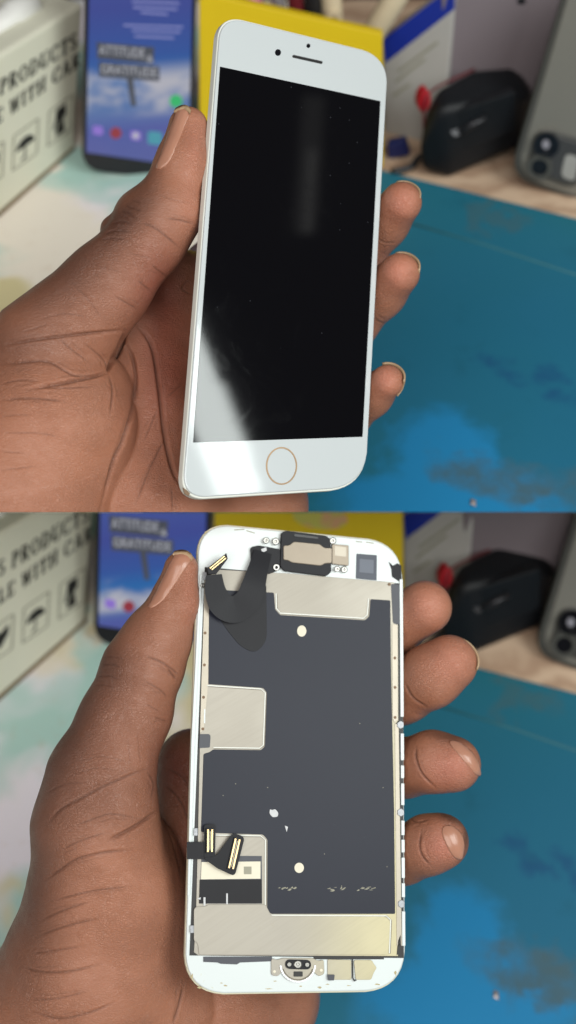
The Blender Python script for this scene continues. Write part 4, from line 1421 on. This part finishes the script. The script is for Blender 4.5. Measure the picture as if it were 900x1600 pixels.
CR = .0004
creA = [
    ([(187, 328), (200, 333), (213, 342)], 2.2, .0007), ([(160, 366), (180, 360), (203, 362)], 2.2, .0006), ([(168, 352), (188, 346), (206, 350)], 2, .0005), ([(157, 374), (176, 372), (196, 374)], 1.6, .0004),
    ([(195, 320), (208, 326), (222, 330)], 1.8, .0004), ([(205, 312), (219, 318)], 1.5, .0003),
    ([(0, 541), (45, 532), (90, 526), (140, 521), (198, 516)], 2.6, .0011, .8), ([(0, 569), (40, 565), (75, 565), (100, 578), (122, 587), (168, 583)], 2.2, .0008),
    ([(41, 608), (85, 600), (122, 593), (150, 587), (170, 580)], 2.8, .0012, 1.0), ([(0, 626), (36, 622), (75, 624), (100, 627)], 2.0, .0007), ([(0, 600), (30, 594), (62, 596)], 1.6, .0004), ([(50, 605), (100, 606), (150, 604)], 1.6, .0004),
    ([(0, 676), (60, 677), (90, 682)], 1.4, .0003), ([(0, 650), (50, 648)], 1.3, .0003), ([(0, 705), (40, 708)], 1.3, .0003), ([(0, 735), (60, 728)], 1.3, .0003),
    ([(193, 534), (206, 556), (212, 590), (208, 638), (192, 690), (178, 722), (156, 800)], 3.2, .0014, .9), ([(196, 519), (186, 545), (175, 565), (168, 582)], 3.6, .0018, 1.0),
    ([(213, 508), (232, 530), (242, 560), (250, 620), (257, 680), (270, 735), (284, 760)], 3.0, .0013, .9),
    ([(211, 790), (235, 730), (262, 678)], 1.8, .0006), ([(170, 585), (176, 610), (172, 650)], 2.2, .0006),
    ([(260, 341), (280, 344), (307, 351)], 1.8, .0005), ([(222, 348), (245, 358), (284, 390)], 2.0, .0005), ([(236, 414), (262, 434)], 1.8, .0004), ([(215, 438), (236, 455)], 1.8, .0004), ([(178, 462), (216, 484)], 1.6, .0004),
    ([(130, 535), (160, 560), (168, 578)], 1.5, .0004), ([(90, 527), (110, 545), (140, 566)], 1.5, .0004), ([(60, 500), (100, 490), (140, 496)], 1.4, .0003), ([(30, 520), (80, 505)], 1.4, .0003), ([(110, 440), (140, 470), (160, 500)], 1.4, .00022),
    ([(240, 300), (270, 312), (300, 318)], 1.3, .0002), ([(200, 395), (240, 405)], 1.3, .0002), ([(150, 415), (190, 425)], 1.3, .0002),
    ([(297, 435), (285, 450), (302, 462)], 1.6, .0005),
    ([(262, 620), (285, 600)], 1.5, .0004), ([(225, 690), (246, 640)], 1.5, .0004), ([(270, 800), (268, 760)], 1.6, .0004),
    ([(590, 372), (604, 380), (618, 378)], 1.6, .0004), ([(584, 498), (600, 505), (612, 500)], 1.6, .0004),
]
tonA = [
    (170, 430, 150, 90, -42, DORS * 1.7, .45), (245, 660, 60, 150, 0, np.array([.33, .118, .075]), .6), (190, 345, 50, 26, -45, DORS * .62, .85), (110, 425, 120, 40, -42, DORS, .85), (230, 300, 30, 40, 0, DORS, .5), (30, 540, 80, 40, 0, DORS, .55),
    (305, 225, 18, 60, 5, PAD, .6), (300, 320, 20, 40, 0, PAD, .4), (100, 700, 100, 90, 0, PALM * 1.08, .7),  # the brighter PALM blob paints a soft highlight on the thenar
    (255, 470, 45, 80, 0, RED * 1.15, .8), (270, 580, 40, 70, 0, RED * 1.4, .6), (230, 720, 60, 70, 0, PALM * 1.0, .4),  # RED blobs paint the shade on the palm behind the screen
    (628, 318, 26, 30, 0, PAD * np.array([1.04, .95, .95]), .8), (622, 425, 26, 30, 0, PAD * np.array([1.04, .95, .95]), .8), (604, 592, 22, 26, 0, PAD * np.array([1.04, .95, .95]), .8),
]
nailA = [
    ('patch', [(244, 262), (266, 252), (298, 176), (276, 172)], .0005),
    ('shell', 644, 309, d1 + .0055, (.25, .62, -.5), (.80, .35, .62), .0114, .0098),
    ('shell', 643, 420, d2 + .0055, (.25, .62, -.5), (.80, .35, .62), .0114, .0098),
    ('shell', 621, 590, d3 + .0048, (.25, .62, -.5), (.80, .35, .62), .0105, .0090),
]
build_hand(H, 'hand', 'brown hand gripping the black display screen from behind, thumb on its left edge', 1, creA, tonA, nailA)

# --- lower hand
H = Hand()
b0_ = .348
H.chain([(283, 889, b0_ + .002, 27), (273, 942, b0_ + .002, 36), (245, 1000, b0_ + .001, 52), (222, 1045, b0_, 60), (190, 1130, b0_ - .002, 67), (158, 1215, b0_ - .004, 82), (150, 1290, b0_ - .005, 94)], group=0)
H.chain([(248, 1046, b0_ + .001, 31)], .004, 0)
H.chain([(226, 1110, b0_ + .001, 40)], .005, 0)
H.chain([(150, 1290, b0_ - .004, 93), (162, 1400, b0_ - .002, 118), (140, 1520, b0_, 138), (90, 1640, b0_ + .004, 165), (40, 1780, b0_ + .01, 200)], .006, 0)
H.chain([(228, 1330, b0_ + .010, 48), (235, 1430, b0_ + .006, 75), (240, 1560, b0_ + .008, 110)], .008, 0)
# palm and hidden part
H.chain([(300, 1195, .380, 56), (300, 1300, .376, 62), (310, 1420, .372, 80), (330, 1570, .366, 100)], .010, 1)
H.chain([(400, 1260, .395, 90), (400, 1420, .390, 100), (400, 1555, .382, 96), (330, 1640, .372, 120)], .010, 1)
e1_ = dB(628, 960); e2_ = dB(630, 1060); e3_ = dB(631, 1190); e4_ = dB(632, 1320)
H.chain([(360, 1200, .400, 55), (460, 1080, .408, 48), (545, 1020, e1_ + .022, 44), (612, 980, e1_ + .013, 43), (664, 949, e1_ + .005, 42)], .006, 3)
H.chain([(420, 1250, .400, 55), (520, 1150, .408, 48), (575, 1110, e2_ + .022, 44), (630, 1082, e2_ + .014, 45), (672, 1057, e2_ + .006, 47), (702, 1036, e2_ + .004, 44)], .006, 4)
H.chain([(420, 1340, .398, 55), (520, 1250, .404, 46), (580, 1208, e3_ + .022, 42), (632, 1200, e3_ + .014, 43), (676, 1190, e3_ + .007, 45), (708, 1194, e3_ + .004, 43)], .006, 5)
H.chain([(420, 1440, .392, 52), (520, 1380, .398, 42), (575, 1356, e4_ + .020, 39), (630, 1338, e4_ + .013, 40), (668, 1320, e4_ + .007, 43), (690, 1314, e4_ + .004, 42)], .006, 6)
creB = [
    ([(225, 1024), (255, 1036), (282, 1056)], 2.0, .0006), ([(262, 1044), (276, 1062)], 2.2, .0007), ([(222, 1062), (250, 1078), (262, 1090)], 1.6, .0004), ([(240, 1120), (262, 1128)], 1.6, .0004), ([(228, 1100), (250, 1112)], 1.5, .0003),
    ([(155, 1040), (172, 1038), (190, 1044)], 1.6, .0004), ([(148, 1058), (168, 1056), (186, 1062)], 1.6, .0004), ([(146, 1072), (164, 1070), (180, 1076)], 1.5, .0003), ([(160, 1028), (176, 1026), (194, 1030)], 1.5, .0003),
    ([(75, 1285), (94, 1264), (126, 1247), (159, 1230), (200, 1212), (240, 1197)], 2.2, .0008), ([(168, 1314), (196, 1300), (220, 1286), (248, 1266)], 2.8, .0012, .9),
    ([(70, 1376), (95, 1358), (122, 1342), (165, 1332), (208, 1328)], 2.3, .0008), ([(112, 1292), (150, 1278), (178, 1272), (230, 1282)], 1.7, .0004), ([(92, 1330), (130, 1312), (170, 1300)], 1.6, .0004),
    ([(80, 1408), (140, 1393), (206, 1384)], 1.7, .0005), ([(60, 1440), (100, 1422), (142, 1408)], 1.8, .0006), ([(56, 1464), (100, 1448), (158, 1434)], 1.9, .0006), ([(46, 1490), (80, 1486), (132, 1478)], 1.5, .0004),
    ([(34, 1510), (60, 1518), (105, 1518), (160, 1506)], 2.0, .0007), ([(46, 1562), (90, 1560), (140, 1548)], 1.5, .0004), ([(48, 1580), (92, 1592), (140, 1582), (180, 1566)], 2.0, .0007), ([(70, 1240), (100, 1226), (140, 1222)], 1.4, .0003),
    ([(287, 1540), (280, 1570), (270, 1602)], 2.4, .0008), ([(120, 1190), (160, 1182), (200, 1190)], 1.3, .00022), ([(104, 1214), (150, 1200), (190, 1206)], 1.3, .00022), ([(200, 1150), (204, 1200)], 1.2, .0002), ([(214, 1140), (220, 1195)], 1.2, .0002),
    ([(230, 1205), (240, 1225), (236, 1250)], 1.6, .0004), ([(250, 1270), (268, 1310), (284, 1370)], 2.2, .0006),
    ([(650, 1166), (650, 1185), (660, 1210), (684, 1234)], 2.2, .0008), ([(659, 1296), (655, 1318), (660, 1338), (674, 1354)], 2.0, .0008), ([(632, 1066), (645, 1090), (668, 1106)], 2.2, .0008),
    ([(260, 1200), (285, 1215), (300, 1240)], 1.8, .0005), ([(256, 1225), (280, 1250), (298, 1290)], 1.8, .0005),
    ([(640, 1276), (650, 1284), (672, 1280)], 1.5, .0004),
]
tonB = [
    (195, 1110, 80, 170, 22, DORS * 1.7, .5), (170, 1040, 34, 40, 0, DORS * .85, .7), (100, 1170, 40, 120, 25, DORS, .85), (55, 1400, 48, 170, 5, DORS, .8), (120, 1100, 40, 90, 28, DORS, .6), (300, 930, 16, 60, 0, PAD, .55), (150, 1250, 90, 60, 0, DORS * 1.2, .45),  # DORS down the left edge paints shade there on top of pigment
    (220, 1420, 80, 110, 0, PALM * 1.08, .6), (275, 1200, 36, 60, 0, RED * .9, .85), (290, 1330, 20, 60, 0, RED * 1.6, .5),  # PALM blob paints the lit thenar, RED blobs the shaded palm
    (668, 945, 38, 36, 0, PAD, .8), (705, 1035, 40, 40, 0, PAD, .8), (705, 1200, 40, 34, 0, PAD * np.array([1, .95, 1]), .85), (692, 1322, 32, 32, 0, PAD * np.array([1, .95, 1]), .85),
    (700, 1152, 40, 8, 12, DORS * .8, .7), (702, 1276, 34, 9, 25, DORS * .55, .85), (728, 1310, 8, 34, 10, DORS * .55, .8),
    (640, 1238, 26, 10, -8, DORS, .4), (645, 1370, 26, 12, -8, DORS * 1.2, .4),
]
nailB = [
    ('patch', [(232, 948), (256, 938), (300, 874), (274, 864)], .0005),
    ('shell', 729, 1024, e2_ + .0062, (.35, .50, -.5), (.80, .42, .45), .0130, .0110),
    ('patch', [(709, 1152), (697, 1166), (742, 1218), (756, 1206)], .0005, (4, -4)),
    ('patch', [(706, 1284), (682, 1300), (708, 1350), (730, 1332)], .0005, (3, -3)),
]
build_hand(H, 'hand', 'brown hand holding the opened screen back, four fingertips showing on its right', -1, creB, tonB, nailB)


# ------------------------------------------------------------------ light
w = bpy.data.worlds.new('World')
S.world = w
w.use_nodes = True
w.node_tree.nodes['Background'].inputs[0].default_value = (.95, 1.0, 1.0, 1)
w.node_tree.nodes['Background'].inputs[1].default_value = .05


def lamp(name, loc, xdir, ydir, sx, sy, power, col):
    """rectangular area lamp; xdir, ydir its edges; it shines along -(x cross y)"""
    l = bpy.data.lights.new(name, 'AREA')
    l.shape = 'RECTANGLE'
    l.size, l.size_y = sx, sy
    l.energy = power
    l.color = col
    o = link(bpy.data.objects.new(name, l))
    x = unit(xdir); y = np.array(ydir, float); y = unit(y - x * (x @ y))
    z = np.cross(x, y)
    o.matrix_world = Matrix([[x[0], y[0], z[0], loc[0]], [x[1], y[1], z[1], loc[1]], [x[2], y[2], z[2], loc[2]], [0, 0, 0, 1]])
    return o


def mirror(px, py):
    """where the display of the upper screen looks at this pixel"""
    p = PLA.hit(px, py)
    v = unit(p - CAM)
    return p, v - 2 * (v @ PLA.n) * PLA.n


def facing_lamp(name, loc, target, sx, sy, power, col, upd=UP):
    z = unit(np.array(loc) - np.array(target))
    x = np.cross(upd, z)
    return lamp(name, np.array(loc), x, np.cross(z, x), sx, sy, power, col)


# the window to the right, mirrored in the lower left corner of the display
LD = .75
pts = []
for q in ((296, 480), (408, 768), (310, 692)):
    p, r = mirror(*q)
    pts.append(p + r * LD)
edge = pts[1] - pts[0]
e1v = unit(edge)
side = pts[2] - pts[0]
side = side - e1v * (side @ e1v)
sv = unit(side)
wl = np.linalg.norm(side)
zz = np.cross(e1v, sv)
cen = (pts[0] + pts[1]) / 2 + sv * wl / 2
tgt = at(400, 800, .34)
le = float(np.linalg.norm(edge))
xd, yd, sx_, sy_ = (sv, e1v, wl, le) if zz @ (cen - tgt) < 0 else (e1v, sv, le, wl)
print('window at cam', CM @ (cen - CAM), le, wl)
lamp('window_light', cen, xd, yd, sx_, sy_, 14 * math.pi * le * wl, (.93, 1.0, .97))
cen2 = cen - sv * (wl * .5 + wl * .07) + e1v * le * .12
sx2, sy2 = (wl * .12, le * .42) if sx_ == wl else (le * .42, wl * .12)
lamp('window_light', cen2, xd, yd, sx2, sy2, 8 * math.pi * sx2 * sy2, (.93, 1.0, .97))
# a dim tube further off, mirrored as the faint upright streak
p0, r0 = mirror(490, 150); p1, r1 = mirror(476, 365); p2, r2 = mirror(455, 260)
q0, q1, q2 = p0 + r0 * 1.3, p1 + r1 * 1.3, p2 + r2 * 1.3
ax_ = unit(q1 - q0); sd = q2 - (q0 + q1) / 2; sd = sd - ax_ * (sd @ ax_)
c_ = (q0 + q1) / 2; ws_ = float(np.linalg.norm(sd)) * 1.2; ls_ = float(np.linalg.norm(q1 - q0))
zz = np.cross(ax_, sd)
if zz @ (c_ - tgt) < 0:
    lamp('tube_light', c_, sd, ax_, ws_, ls_, .16 * math.pi * ws_ * ls_, (1, 1, .95))
else:
    lamp('tube_light', c_, ax_, sd, ls_, ws_, .16 * math.pi * ws_ * ls_, (1, 1, .95))
ac, bc = (ax_, sd) if zz @ (c_ - tgt) >= 0 else (sd, ax_)
c2_ = c_ + ax_ * ls_ * .18 - unit(sd) * ws_ * .1
sx2, sy2 = (ls_ * .6, ws_ * .35) if zz @ (c_ - tgt) >= 0 else (ws_ * .35, ls_ * .6)
lamp('tube_light', c2_ - unit(c_ - tgt) * .01, ac, bc, sx2, sy2, .35 * math.pi * sx2 * sy2, (1, 1, .95))
facing_lamp('added_key_light', CAM - .25 * FW + .55 * RX + .14 * UP, at(500, 800, .40), .5, .5, 5.8, (.96, 1.0, .97))  # added key lamp, set where the display does not mirror it
facing_lamp('added_fill_light', CAM - .55 * FW - .12 * RX - .02 * UP, at(400, 800, .45), .8, .8, 7.9, (1.0, .97, .93))  # added soft fill lamp behind the camera
